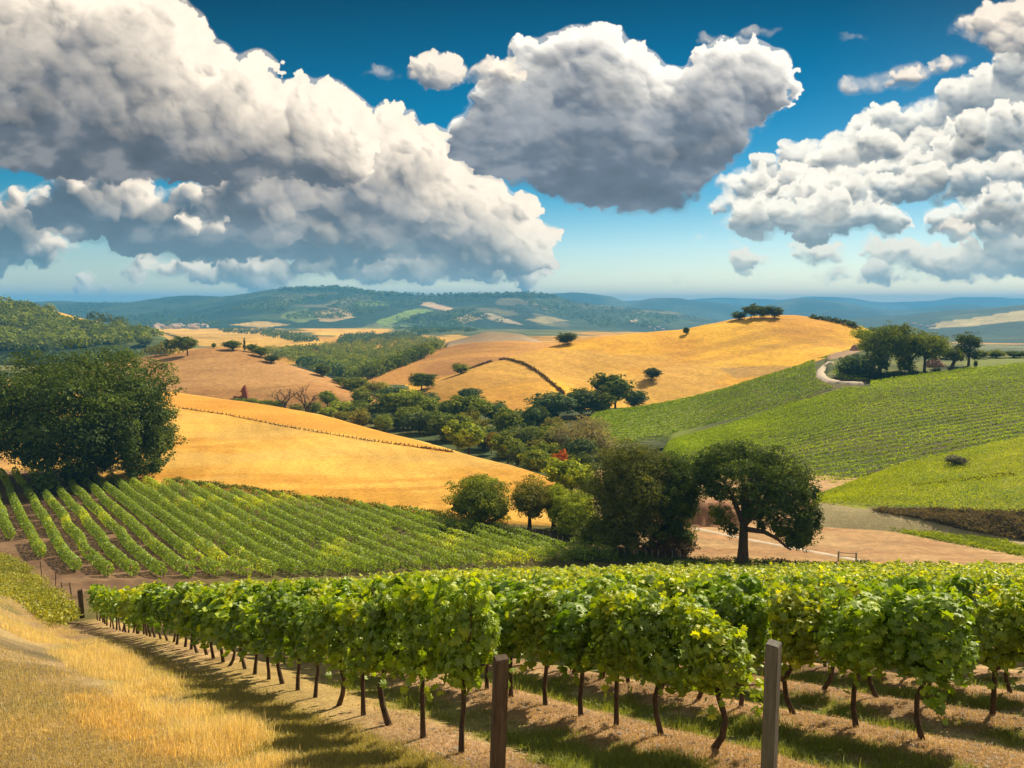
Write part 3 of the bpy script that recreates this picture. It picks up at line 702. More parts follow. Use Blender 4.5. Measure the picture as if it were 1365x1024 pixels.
loft('right_middle_ridge', [('z', [(900, -170, 4400), (1800, -170, 4400)]), ('p', [(900, 452, 4600), (1800, 446, 4600)]),
     ('p', [(900, 436, 5300), (1000, 428, 5300), (1060, 418, 5300), (1105, 413, 5300), (1150, 416, 5200), (1200, 424, 5200), (1260, 420, 5200), (1320, 411, 5100), (1365, 414, 5100), (1500, 408, 5100), (1800, 412, 5100)]),
     ('z', [(900, -190, 6000), (1800, -190, 6000)])], 920, 1790, 240, 60, blue_c, M_far, (14, 330))
loft('blue_ridge', [('z', [(650, -190, 5600), (1800, -190, 5600)]), ('p', [(650, 440, 5800), (1800, 440, 5800)]),
     ('p', [(650, 402, 6800), (735, 393, 6800), (770, 392, 6800), (810, 397, 6800), (835, 404, 6700), (870, 398, 6700), (895, 397.5, 6700), (940, 404, 6600), (1000, 409, 6500), (1060, 400, 6500), (1100, 402, 6500), (1180, 412, 6500), (1260, 406, 6500), (1340, 412, 6500), (1450, 410, 6400), (1800, 405, 6400)]),
     ('z', [(650, -190, 8200), (1800, -190, 8200)])], 660, 1790, 300, 60, blue_c, M_far, (24, 480))
loft('farthest_ridge', [('z', [(650, -195, 8400), (1900, -195, 8400)]), ('p', [(650, 430, 8600), (1900, 430, 8600)]),
     ('p', [(650, 404, 10000), (800, 402, 10000), (900, 401, 10000), (950, 397.5, 10000), (985, 398, 10000), (1030, 400, 10000), (1075, 395.5, 10000), (1120, 397, 10000), (1160, 403, 10000), (1200, 402, 10000), (1230, 401, 10000), (1265, 397, 10000), (1310, 396, 10000), (1365, 398, 10000), (1500, 396, 10000), (1900, 398, 10000)]),
     ('z', [(650, -195, 12500), (1900, -195, 12500)])], 660, 1890, 300, 50, blue_c, M_far, (16, 500))
g = link('lowland', mesh_np('lowland', [(-16900, -30, -198), (16900, -30, -198), (16900, 12600, -198), (-16900, 12600, -198)], [(0, 1, 2, 3)], False, [(.05, .08, .03)]*4), M_far); g['kind'] = 'structure'

def strip(name, pts, width, mat, keys=None, lift=.06, thick=0, n=60, key=None):
    """path laid on the terrain along pixel points of its centre line"""
    P = []
    ts = np.linspace(0, len(pts)-1, n)
    for t in ts:
        i = min(int(t), len(pts)-2); f = t-i
        x = pts[i][0]*(1-f)+pts[i+1][0]*f; y = pts[i][1]*(1-f)+pts[i+1][1]*f
        h = hit(x, y, keys)
        if h is not None: P.append(h)
    P = np.array([tuple(p) for p in P]); 
    for _ in range(3): P[1:-1] = (P[:-2]+2*P[1:-1]+P[2:])/4
    T = np.gradient(P[:, :2], axis=0); T /= np.linalg.norm(T, axis=1)[:, None]+1e-9
    Nn = np.stack([-T[:, 1], T[:, 0]], 1); V = []
    offs = np.linspace(-.5, .5, 5)
    for i in range(len(P)):
        wv = width*(1+.15*math.sin(i*1.7)+.1*math.sin(i*.6))
        for o_ in offs:
            X, Y = P[i, :2]+Nn[i]*o_*wv
            z = drop(X, Y, keys)
            V.append((X, Y, z+lift-(abs(o_) > .45)*lift*1.6+thick*(abs(o_) < .45)))
    i = (np.arange(len(P)-1)[:, None]*5+np.arange(4)[None, :]).ravel()
    o = link(name, mesh_np(name, V, np.stack([i, i+1, i+6, i+5], 1), True), mat)
    o['kind'] = 'structure'
    return o
strip('path', [(1108, 484), (1098, 489), (1093, 496), (1094, 502), (1104, 508), (1122, 511), (1150, 512)], 3.4, M_pale, ['upper_vineyard_slope', 'knoll'], lift=.55, n=50)
strip('pale_track', [(925, 704), (990, 718), (1080, 735), (1150, 748)], 1.1, M_pale, ['ground'], lift=.08)
#@@OBJECTS
# ------------------------------------------------------------------ leaves
def frames(nrm, rg):
    n = nrm/(np.linalg.norm(nrm, axis=1)[:, None]+1e-9)
    r = rg.normal(size=n.shape); t = r-(r*n).sum(1)[:, None]*n; t /= np.linalg.norm(t, axis=1)[:, None]+1e-9
    return n, t, np.cross(n, t)
def leaves(P, nrm, size, tmpl, rg):
    """copies of a leaf template (verts (k,3), faces) at points P"""
    tv, tf = tmpl; n, t, b = frames(nrm, rg); size = np.asarray(size).reshape(-1, 1, 1)
    V = P[:, None, :]+size*(t[:, None, :]*tv[None, :, 0:1]+b[:, None, :]*tv[None, :, 1:2]+n[:, None, :]*tv[None, :, 2:3])
    Fq = (np.arange(len(P))*len(tv))[:, None, None]+tf[None]
    return V.reshape(-1, 3), Fq.reshape(-1, tf.shape[1])
QUAD = (np.array([(0, -.5, 0), (.36, .02, .10), (0, .5, -.04), (-.36, .02, .08)]), np.array([(0, 1, 2, 3)]))
_a = [(-90, .18), (-62, .50), (-30, .36), (-6, .58), (24, .40), (55, .60), (75, .42), (90, .66), (105, .42), (125, .60), (156, .40), (186, .58), (210, .36), (242, .50)]
LOBED = (np.array([(0, 0, .05)]+[(math.cos(math.radians(a))*r, math.sin(math.radians(a))*r, -.09*(r > .45)-.02) for a, r in _a]),
         np.array([(0, i+1, (i+1) % len(_a)+1) for i in range(len(_a))]))
_a5 = [(-90, .2), (-45, .52), (0, .5), (50, .56), (90, .62), (130, .56), (180, .5), (225, .52)]
SIMPLE = (np.array([(math.cos(math.radians(a))*r, math.sin(math.radians(a))*r, (.05 if i % 2 else -.06)) for i, (a, r) in enumerate(_a5)]),
          np.array([(0, 1, 2, 7), (2, 3, 6, 7), (3, 4, 5, 6)]))
def lobe_points(lobes, n, rg, shell=.35, below=.5):
    """points in the outer shell of ellipsoid lobes (cx,cy,cz,rx,ry,rz)"""
    L = np.array(lobes, float); wgt = (L[:, 3]*L[:, 5])**.9; k = rg.choice(len(L), n, p=wgt/wgt.sum())
    d = rg.normal(size=(n, 3)); d /= np.linalg.norm(d, axis=1)[:, None]
    d[:, 2] = np.where((d[:, 2] < 0) & (rg.random(n) > below), -d[:, 2], d[:, 2])
    rr = 1-shell*rg.random(n)**1.6+rg.normal(size=n)*.05
    P = L[k, :3]+d*L[k, 3:6]*rr[:, None]
    # drop points buried deep in another lobe
    keep = np.ones(n, bool)
    for l in L:
        q = (((P-l[:3])/l[3:6])**2).sum(1); keep &= ~((q < .38) & (rg.random(n) < .85))
    return P[keep], d[keep], k[keep]
def crown(name, lobes, n, size, seed, up=.35, shell=.35, tmpl=QUAD, ragged=.5, below=.5):
    rg = np.random.default_rng(seed)
    # break each lobe into smaller clumps for an uneven outline
    sub = []
    for (cx, cy_, cz, rx, ry, rz) in lobes:
        m = 17
        for j in range(m):
            d = rg.normal(size=3); d /= np.linalg.norm(d); s = .20+.24*rg.random()
            if d[2] < -.3 and rg.random() > below: d[2] = -d[2]
            q = .80+.42*rg.random()**1.6
            sub.append((cx+d[0]*rx*q, cy_+d[1]*ry*q, cz+d[2]*rz*q, rx*s*1.1, ry*s*1.1, rz*s*.72))
    P1, d1, k1 = lobe_points(lobes, int(n*.26), rg, shell, below); P2, d2, k2 = lobe_points(sub, int(n*.80), rg, .6, .6)
    A = np.array(lobes, float); A[:, 3:6] *= .64; n3 = int(n*.15); k3 = rg.integers(0, len(lobes), n3); d3 = rg.normal(size=(n3, 3)); d3 /= np.linalg.norm(d3, axis=1)[:, None]
    P3 = A[k3, :3]+d3*A[k3, 3:6]*(.6+.4*rg.random((n3, 1)))
    P = np.vstack([P1, P2, P3]); d = np.vstack([d1, d2, d3]); ko = rg.random(4000)
    k = np.concatenate([k1, k2+len(lobes), k3]); big = np.concatenate([np.ones(len(k1)+len(k2)), np.full(n3, 2.3)])
    nr = d*1.25+rg.normal(size=d.shape)*.5+np.array([0, 0, up*1.8])
    V, Fq = leaves(P, nr, size*big*(.7+.6*rg.random(len(P))), tmpl, rg)
    var = np.clip(rg.random(len(P))*.5+ko[k]*.65-.08, 0, 1)
    return mesh_np(name, V, Fq, False, None, np.repeat(var, len(tmpl[1])))
def trunk_mesh(name, h, r, lobes, seed, lean=(0, 0), base=-.3, fork=.45, k=8):
    rg = np.random.default_rng(seed); parts = []
    top = np.array([lean[0], lean[1], h*fork])
    pts = [np.array([0, 0, base]), np.array([lean[0]*.1, lean[1]*.1, 0]), np.array([lean[0]*.35, lean[1]*.3, h*fork*.4]), top*np.array([.75, .75, .75]), top]
    parts.append(tube(pts, [r*1.55, r*1.25, r*.95, r*.85, r*.75], k))
    for l in lobes[:9]:
        e = np.array(l[:3])+rg.normal(size=3)*.1*l[3]; m = (top+e)/2+rg.normal(size=3)*.12*np.linalg.norm(e-top)
        parts.append(tube([top*.92, (top*.92+m)/2, m, (m+e)/2+rg.normal(size=3)*.05, e], [r*.6, r*.48, r*.36, r*.24, r*.10], 6))
    V, Fq = merge(parts); return mesh_quads(name, V, Fq)

PAL = dict(forest=(.072, .118, .018), dark=(.11, .155, .018), deep=(.075, .11, .024), mid=(.165, .215, .02), light=(.27, .34, .02), yellow=(.26, .20, .02), orange=(.42, .13, .02),
           blue=(.085, .14, .055), olive=(.20, .20, .028), pale=(.26, .24, .13), red=(.22, .06, .03), brown=(.11, .075, .035), lime=(.17, .23, .02))
def colour(o, c, jit=0.0, rg=random):
    c = PAL[c] if isinstance(c, str) else c; j = 1+(rg.random()-.5)*2*jit
    o.color = (c[0]*j, c[1]*j, c[2]*j, 1); return o

ONES = ['zeroth', 'first', 'second', 'third', 'fourth', 'fifth', 'sixth', 'seventh', 'eighth', 'ninth', 'tenth', 'eleventh', 'twelfth', 'thirteenth', 'fourteenth', 'fifteenth', 'sixteenth', 'seventeenth', 'eighteenth', 'nineteenth']
TENS = ['', '', 'twenty', 'thirty', 'forty', 'fifty', 'sixty', 'seventy', 'eighty', 'ninety']
def ordw(n):
    if n < 20: return ONES[n]
    if n % 10 == 0: return TENS[n//10][:-1]+'ieth'
    return TENS[n//10]+'-'+ONES[n % 10]

# ------------------------------------------------------------------ hero trees, traced lobe by lobe at their own distance
def hero(name, label, bx, by, lobes_px, n, size, col, seed, trunk=.3, fork=.35, lean=0, cat='tree', keys=None, depth=.8, group=None, back=True, extra=None, below=.5, up=.35, tr_lobes=9):
    h = hit(bx, by, keys)
    if h is None: h = Vector(tuple(float(v) for v in unproj(bx, by, 95)))
    d = h.y; m = d/F*1.01; rg = np.random.default_rng(seed); L = []
    W = max(abs(l[0]-bx)+l[2] for l in lobes_px)*m
    for (cx, cy_, rx, ry) in lobes_px:
        x = (cx-bx)*m; z = (by-cy_)*m; rx *= m; ry *= m
        cen = 1-min(1, abs(x)/max(W, .1))
        yo = (rg.random()-.5)*W*.5*cen
        L.append((x, yo, z, rx, rx*depth, ry))
        if back:
            L.append((x*.85, yo+rx*.8+W*.3*cen, z*.96, rx*.85, rx*depth, ry*.85))
            L.append((x*.85, yo-rx*.5-W*.25*cen, z*.9, rx*.75, rx*depth*.9, ry*.75))
    root = empty(name, tuple(h))
    tag(root, label, cat, group)
    zt = min(l[2]-l[5] for l in L); hh = max(l[2]+l[5] for l in L)
    c = colour(link('crown', crown(name+'_crown', L, n, size, seed, below=below, up=up), M_leaf, root), col)
    if trunk: link('trunk', trunk_mesh(name+'_trunk', hh, trunk, sorted(L, key=lambda l: -l[3])[:tr_lobes], seed+1, (lean*m, 0), -.6, fork), M_bark, root)
    return root
hero('broad_tree', 'huge dark spreading tree left of the wheat field, above the trimmed rows', 122, 641,
     [(60, 505, 62, 34), (128, 500, 62, 36), (180, 522, 44, 34), (10, 520, 50, 42), (95, 550, 80, 48), (30, 565, 60, 38), (170, 560, 52, 40), (206, 556, 26, 26), (198, 598, 28, 32), (150, 594, 44, 32), (85, 595, 44, 34), (-20, 560, 48, 42), (214, 585, 18, 24), (125, 618, 26, 22), (45, 592, 34, 18), (212, 620, 10, 10)],
     92000, .43, 'forest', 201, 1.1, .30, keys=['ground'], below=.55)
hero('leafy_bush', 'small yellow green bush at the foot of the huge dark tree', 196, 640, [(172, 618, 16, 11), (190, 626, 18, 12)], 1600, .34, 'lime', 203, .12, .3, cat='bush', back=False)
hero('round_tree', 'rounded dark bushy tree at the lower edge of the wheat field', 640, 699,
     [(628, 662, 30, 26), (655, 664, 30, 28), (640, 648, 26, 14), (612, 672, 16, 18), (668, 680, 16, 14), (640, 684, 24, 12)], 18000, .26, 'mid', 211, .3, .3)
hero('small_tree', 'small green tree with a bare trunk beside the rounded bushy tree', 706, 706, [(708, 656, 24, 18), (722, 664, 18, 14), (694, 668, 14, 14), (712, 676, 18, 10)], 10500, .24, 'olive', 213, .28, .35)
hero('small_tree', 'narrow yellow green tree with dark trunk left of the tall dark trees', 738, 709, [(750, 668, 18, 16), (742, 652, 12, 10), (760, 690, 18, 16), (735, 680, 10, 12), (775, 672, 16, 20)], 9500, .24, 'light', 215, .35, .4)
hero('tall_tree', 'tallest dark tree of the clump left of the lone oak', 838, 738,
     [(840, 606, 30, 22), (815, 625, 26, 28), (862, 622, 26, 28), (805, 660, 24, 32), (840, 655, 34, 38), (875, 655, 20, 34), (820, 695, 30, 26), (858, 690, 30, 30), (840, 718, 24, 14), (848, 640, 36, 40)],
     42000, .23, (.125, .15, .024), 217, .45, .3)
hero('leaning_tree', 'dark tree between the tallest tree and the lone oak', 888, 736,
     [(905, 620, 28, 22), (890, 650, 26, 30), (922, 640, 24, 26), (898, 690, 26, 26), (918, 668, 18, 16), (880, 712, 20, 18), (912, 714, 16, 18)], 26000, .22, 'forest', 219, .4, .3)
hero('low_bush', 'low dark bush at the left foot of the tallest dark tree', 806, 735, [(796, 708, 20, 18), (815, 712, 20, 18), (780, 716, 12, 12)], 7500, .24, 'dark', 221, .12, .3, cat='bush')
hero('light_bush', 'light yellow green bush between the narrow tree and the dark clump', 770, 716, [(765, 690, 20, 20), (780, 682, 16, 18), (752, 700, 14, 12)], 7000, .24, 'light', 227, .14, .3, cat='bush')
hero('dry_bush', 'brownish dry bush below the leaning dark tree', 898, 741, [(888, 724, 22, 15), (912, 726, 16, 12), (870, 730, 14, 10)], 5200, .22, 'brown', 223, .12, .3, cat='bush')
oak = hero('oak_tree', 'lone spreading oak with thick trunk on the orange earth', 990, 750,
     [(934, 612, 20, 14), (930, 634, 18, 15), (948, 646, 16, 12), (1086, 690, 12, 24), (1082, 652, 14, 14), (1076, 718, 16, 12), (955, 604, 24, 15), (985, 600, 26, 15), (1020, 606, 26, 16), (950, 630, 20, 14), (1000, 628, 34, 20), (1040, 622, 30, 20), (1068, 636, 22, 18), (1010, 655, 32, 22), (1050, 655, 28, 22), (1070, 675, 20, 20), (1078, 705, 15, 22), (965, 694, 20, 15), (990, 668, 22, 16), (1038, 690, 22, 16), (1060, 715, 14, 14), (1028, 640, 22, 18), (1015, 690, 14, 10)],
     46000, .21, 'forest', 225, .62, .34, depth=.75)
d_ = oak.location.y/F
V, Fq = tube([(.25, -.4, 4.2), (2.2, -.9, 4.0), (3.6, -1.2, 3.3), (4.6, -1.4, 2.4), (5.2, -1.4, 2.0)], [.34, .27, .2, .15, .1], 7)
link('broken_limb', mesh_quads('broken_limb', V, Fq), M_bark, oak)

# ------------------------------------------------------------------ generic trees and bushes (four crowns of each habit, individually placed)
VAR = {}
def variant(kind, i):
    key = (kind, i)
    if key in VAR: return VAR[key]
    rg = np.random.default_rng(500+i*7+len(kind)); L = []
    if kind == 'bush':
        for j in range(7):
            a = rg.random()*6.28; L.append((.27*math.cos(a)*rg.random()**.5, .27*math.sin(a)*rg.random()**.5, .34+.26*rg.random(), .24+.08*rg.random(), .24, .24+.10*rg.random()))
        L += [(0, 0, .42, .36, .36, .38)]
    elif kind == 'tree':
        for j in range(8):
            a = rg.random()*6.28; r = .27*rg.random()**.5; L.append((r*math.cos(a), r*math.sin(a), .46+.32*rg.random()-.3*r, .20+.09*rg.random(), .22, .16+.09*rg.random()))
        L += [(0, 0, .60, .30, .30, .28)]
    elif kind == 'cypress':
        L = [(0, 0, .2+.13*j, .34-.045*j, .34-.045*j, .14) for j in range(6)]
    n = 3400 if kind != 'cypress' else 900
    cm = crown(kind+'_crown_mesh', L, n, .062, 900+i, shell=.3)
    tm = trunk_mesh(kind+'_trunk_mesh', 1.0, .026, L[:5], 77+i, (0, 0), -.06, .36 if kind == 'tree' else .2, 6)
    VAR[key] = (cm, tm); return VAR[key]
TREES = []
def plant(name, label, px, py, w, h, col, kind='bush', group=None, cat=None, keys=None, loc=None, order=None, jit=.12):
    p = Vector(loc) if loc is not None else hit(px, py, keys)
    if p is None: return None
    m = p.y/F*1.01
    i = random.randrange(4); cm, tm = variant(kind, i)
    root = empty(name, (p.x, p.y, p.z-.02*h*m), random.random()*6.28); tag(root, label, cat or ('bush' if kind == 'bush' else 'tree'), group)
    c = link('crown', cm, M_leaf, root); c.scale = (w*m/.95, w*m/.95, h*m/.93); colour(c, col, jit)
    t = link('trunk', tm, M_bark, root); t.scale = c.scale
    if order is not None: order.append((px, root))
    return root
# wooded valley between the fields
belt = []
BELT = [(625, 612, 58, 50, 'light', 'tree'), (655, 606, 20, 30, 'yellow', 'tree'), (677, 618, 42, 38, 'mid', 'tree'), (716, 640, 44, 42, 'mid', 'tree'), (690, 624, 30, 30, 'dark', 'bush'), (745, 634, 27, 32, 'orange', 'tree'),
        (762, 668, 66, 56, 'light', 'tree'), (595, 588, 46, 36, 'dark', 'bush'), (630, 570, 60, 42, 'mid', 'tree'), (663, 562, 40, 26, 'blue', 'bush'), (677, 586, 48, 42, 'mid', 'tree'), (706, 580, 32, 38, 'blue', 'tree'),
        (735, 562, 58, 38, 'blue', 'bush'), (775, 556, 56, 38, 'deep', 'tree'), (820, 552, 58, 52, 'dark', 'tree'), (846, 546, 30, 26, 'blue', 'bush'), (800, 556, 34, 34, 'mid', 'bush'), (718, 572, 28, 30, 'deep', 'bush'),
        (523, 560, 50, 36, 'mid', 'tree'), (498, 560, 34, 22, 'dark', 'bush'), (516, 545, 44, 28, 'blue', 'tree'), (545, 552, 46, 32, 'light', 'tree'), (566, 562, 48, 34, 'mid', 'tree'), (549, 572, 46, 30, 'mid', 'bush'), (580, 577, 40, 30, 'dark', 'bush'),
        (612, 588, 40, 36, 'mid', 'bush'), (571, 548, 30, 26, 'blue', 'bush'), (600, 560, 34, 26, 'dark', 'bush'), (478, 556, 34, 18, 'mid', 'bush'), (455, 552, 34, 18, 'light', 'bush'), (437, 545, 26, 24, 'mid', 'tree'),
        (645, 598, 34, 30, 'blue', 'bush'), (700, 604, 34, 30, 'deep', 'bush'), (728, 604, 34, 30, 'mid', 'bush'), (740, 590, 40, 34, 'olive', 'bush'), (728, 622, 36, 32, 'mid', 'bush'), (705, 650, 30, 16, 'olive', 'bush'), (745, 652, 30, 28, 'mid', 'bush'),
        (785, 668, 30, 36, 'light', 'bush'), (775, 640, 40, 36, 'deep', 'bush'), (530, 574, 34, 22, 'deep', 'bush'), (505, 570, 34, 18, 'blue', 'bush'), (770, 690, 40, 26, 'lime', 'bush'), (745, 690, 34, 24, 'mid', 'bush')]
for (x, y, w_, h_, c_, k_) in BELT:
    plant('valley_tree' if k_ == 'tree' else 'valley_bush', None, x, y, w_*1.08, h_*1.05, c_, k_, 'trees and bushes filling the valley below the golden hill', keys=['valley_floor', 'ground', 'golden_hill', 'round_brown_hill', 'stubble_hill'], order=belt)
for i in range(26):
    t = random.random(); x = 440+t*330; y = 549+t*62+random.uniform(-16, 16)
    plant('valley_bush', None, x, y, random.uniform(26, 42), random.uniform(20, 32), random.choice(['dark', 'mid', 'blue', 'deep', 'olive']), 'bush', 'trees and bushes filling the valley below the golden hill', keys=['valley_floor'], order=belt)
belt.sort(key=lambda a: a[0])
CN = {'light': 'light green', 'yellow': 'yellow', 'mid': 'green', 'dark': 'dark green', 'orange': 'orange', 'blue': 'bluish green', 'deep': 'very dark', 'olive': 'olive', 'lime': 'yellow green'}
for i, (x, r) in enumerate(belt):
    col = min(PAL, key=lambda k: sum(abs(a-b) for a, b in zip(PAL[k], r.children[0].color[:3])))
    r['label'] = '%s %s in the wooded valley, %s from the left' % (CN.get(col, 'green'), r['category'], ordw(i+1))
# pale willowy thicket
hero('pale_willow', 'pale feathery willow at the left tip of the upper vineyard slope', 775, 612, [(770, 582, 30, 20), (800, 586, 22, 24), (745, 578, 18, 14), (815, 600, 18, 20), (785, 570, 26, 14)], 8000, .38, 'pale', 231, .25, .3, keys=['valley_floor', 'upper_vineyard_slope'])
plant('valley_bush', 'dark bluish bush in front of the pale feathery willow', 775, 622, 50, 40, 'blue', 'bush', keys=['valley_floor'])

# trees standing alone on the hills: px, foot, width, height
for a in [('hedgerow_tree', 'rounded dark tree on the crest of the brown stubble hill', 250, 474, 34, 26, 'dark', 'tree'),
          ('hedgerow_tree', 'smaller dark tree left of the rounded tree on the stubble crest', 231, 472, 22, 20, 'dark', 'tree'),
          ('field_tree', 'single bush on the pale plain left of the stubble hill', 193, 462, 20, 12, 'dark', 'bush'),
          ('hill_bush', 'wide low bush in the middle of the stubble hill crest', 310, 467, 26, 13, 'dark', 'bush'),
          ('cypress_tree', 'thin pointed cypress on the stubble hill crest', 326, 468, 7, 17, 'deep', 'cypress'),
          ('hill_bush', 'small bush just right of the pointed cypress', 336, 470, 18, 12, 'dark', 'bush'),
          ('hill_bush', 'sloping hedge bush right of the cypress', 348, 476, 22, 14, 'mid', 'bush'),
          ('hill_bush', 'dark bush on the right slope of the stubble hill', 362, 484, 22, 11, 'deep', 'bush'),
          ('hill_bush', 'tiny bush left of the wide bush on the stubble crest', 285, 464, 8, 7, 'mid', 'bush'),
          ('hill_bush', 'dark bush at the right foot of the stubble hill ridge', 430, 502, 26, 17, 'deep', 'bush'),
          ('hill_bush', 'low green bush below the dark one in the gap between hills', 452, 512, 18, 9, 'mid', 'bush'),
          ('hedge_bush', 'long green hedge bush between the stubble hill and round brown hill', 475, 522, 40, 20, 'mid', 'bush'),
          ('hedge_bush', 'darker hedge bush on the right of the long hedge', 502, 528, 40, 20, 'olive', 'bush'),
          ('hill_bush', 'bushy tree in the fold left of the golden hill', 562, 520, 40, 24, 'dark', 'tree'),
          ('hill_bush', 'small bush on the left shoulder of the golden hill', 614, 498, 26, 14, 'mid', 'bush'),
          ('hill_tree', 'dark bushy tree low on the left flank of the golden hill', 628, 542, 34, 26, 'blue', 'tree'),
          ('hill_tree', 'dark round tree on the skyline left of the golden hill summit', 757, 459, 30, 16, 'deep', 'bush'),
          ('hill_bush', 'tiny dark bush on the golden hill skyline near the summit', 915, 446, 10, 10, 'deep', 'bush'),
          ('lone_bush', 'lone dark bush on the open face of the golden hill', 869, 507, 25, 17, 'deep', 'bush'),
          ('hilltop_tree', 'leftmost low bush of the summit grove', 985, 426, 22, 11, 'blue', 'bush'),
          ('hilltop_tree', 'tall left tree of the summit grove', 1001, 425, 24, 19, 'dark', 'tree'),
          ('hilltop_tree', 'middle tree of the summit grove', 1017, 424, 24, 17, 'dark', 'bush'),
          ('hilltop_tree', 'right tree of the summit grove', 1033, 424, 22, 16, 'deep', 'bush'),
          ('slope_shrub', 'grey green shrub alone on the bright crop slope', 1275, 621, 28, 14, (.16, .17, .11), 'bush')]:
    plant(a[0], a[1], a[2], a[3], a[4], a[5], a[6], a[7], keys=[k for k in BV if k not in ('ground', 'mountain_range', 'valley_floor')] if a[0] != 'field_tree' else None)
# knoll trees: traced
kk = ['knoll']
hero('farm_tree', 'broad dark tree with thick ivy trunk at the left of the knoll', 1172, 503, [(1185, 444, 20, 12), (1170, 460, 16, 20), (1195, 456, 18, 16), (1172, 482, 9, 16), (1200, 440, 12, 8)], 7000, .62, 'dark', 241, .8, .35, keys=kk)
hero('farm_tree', 'middle tree of the knoll grove with divided trunk', 1212, 500, [(1212, 452, 18, 14), (1222, 462, 18, 14), (1204, 468, 12, 16), (1210, 486, 8, 14)], 5200, .60, 'mid', 243, .6, .3, keys=kk)
hero('farm_tree', 'right tree of the knoll grove, its crown lit from the side', 1232, 497, [(1240, 455, 18, 12), (1252, 463, 12, 13), (1232, 468, 12, 12)], 4200, .60, 'mid', 245, .5, .35, keys=kk)
hero('farm_tree', 'light green tree at the back left of the knoll grove', 1156, 478, [(1150, 446, 14, 9), (1164, 450, 12, 10), (1156, 462, 10, 9)], 3200, .55, 'light', 247, .4, .3, keys=kk)
hero('farm_tree', 'slender standing tree at the right end of the knoll', 1291, 488, [(1288, 452, 12, 9), (1300, 456, 9, 9), (1284, 466, 8, 9), (1294, 472, 6, 8)], 3000, .52, 'deep', 249, .45, .45, keys=kk)
hero('farm_tree', 'small tree with a leaning bare trunk beside the slender tree', 1266, 496, [(1273, 470, 8, 6), (1268, 474, 6, 5), (1280, 476, 5, 4)], 1500, .5, 'dark', 251, .7, .5, lean=6, keys=kk)
for a in [('knoll_bush', 'large bluish bush inside the bend of the path', 1138, 506, 52, 34, 'blue', 'bush'),
          ('knoll_bush', 'dark bush right of the large bluish bush', 1160, 510, 34, 20, 'deep', 'bush'),
          ('knoll_bush', 'reddish shrub behind the bend of the path', 1140, 464, 22, 14, 'red', 'bush'),
          ('knoll_bush', 'small green bush left of the reddish shrub', 1124, 462, 16, 12, 'dark', 'bush'),
          ('knoll_bush', 'low dark bush under the middle knoll tree', 1192, 511, 40, 16, 'deep', 'bush'),
          ('knoll_bush', 'low dark bush under the right knoll tree', 1226, 509, 40, 15, 'blue', 'bush'),
          ('knoll_bush', 'dark round bush below the leaning trunk', 1247, 504, 20, 14, 'deep', 'bush'),
          ('knoll_bush', 'brownish bush at the foot of the ivy trunk', 1156, 498, 24, 14, 'brown', 'bush'),
          ('knoll_bush', 'green bush left of the bend of the path', 1108, 470, 18, 9, 'mid', 'bush'),
          ('knoll_bush', 'light green bush between the two right trunks of the knoll', 1262, 478, 20, 14, 'light', 'bush'),
          ('knoll_bush', 'green bush beside the slender tree', 1306, 478, 20, 12, 'mid', 'bush'),
          ('knoll_bush', 'stubby post-like bush right of the slender tree', 1300, 492, 6, 12, 'deep', 'bush'),
          ('knoll_bush', 'leftmost bush of the hedge at the right edge', 1328, 477, 26, 11, 'mid', 'bush'),
          ('knoll_bush', 'middle bush of the hedge at the right edge', 1350, 477, 26, 10, 'dark', 'bush'),
          ('knoll_bush', 'rightmost bush of the hedge at the right edge', 1372, 477, 26, 9, 'mid', 'bush')]:
    plant(*a, keys=kk)
# bushes along the wheat field's upper edge
for i, (x, y, w_, h_, c_) in enumerate([(318, 541, 20, 9, 'lime'), (334, 543, 22, 10, 'mid'), (352, 545, 22, 10, 'mid'), (372, 548, 24, 13, 'mid'), (395, 552, 22, 12, 'olive'), (418, 555, 26, 18, 'mid'), (436, 560, 26, 16, 'light'), (458, 566, 28, 16, 'olive')]):
    plant('field_edge_bush', '%s low bush behind the upper edge of the wheat field, %s from the left' % (CN[c_], ordw(i+1)), x, y-2, w_, h_, c_, 'bush', 'low bushes behind the wheat field', keys=['stubble_hill', 'valley_floor'])
# bare tree
def bare_tree(name, label, px, py, hpx, seed, spread=1.0):
    p = hit(px, py, ['stubble_hill', 'valley_floor']); m = p.y/F; H = hpx*m; rg = random.Random(seed); parts = []
    def br(a, d, L, r, lv):
        e = a+d*L; mid = (a+e)/2+Vector((rg.uniform(-1, 1), rg.uniform(-1, 1), rg.uniform(-.5, .5)))*L*.08
        parts.append(tube([tuple(a), tuple(mid), tuple(e)], [r, r*.8, r*.55], 5 if lv < 2 else 3))
        if lv < 4:
            for _ in range(3 if lv else 6):
                nd = (d+Vector((rg.uniform(-1, 1)*spread, rg.uniform(-1, 1)*spread, rg.uniform(-.3, .5)))*.8).normalized()
                br(e if lv else a+d*L*rg.uniform(.3, 1), nd, L*rg.uniform(.55, .8), r*.55, lv+1)
    br(Vector((0, 0, -.3)), Vector((0, 0, 1)), H*.34, H*.04, 0)
    V, Fq = merge(parts); root = empty(name, tuple(p)); tag(root, label, 'tree', None)
    link('trunk', mesh_quads('bare_branches', V, Fq), M_bark, root)
bare_tree('bare_tree', 'leafless brown tree at the foot of the stubble hill, left one', 380, 550, 44, 3, 1.2)
bare_tree('bare_tree', 'leafless brown tree at the foot of the stubble hill, right one', 408, 555, 50, 5, 1.1)
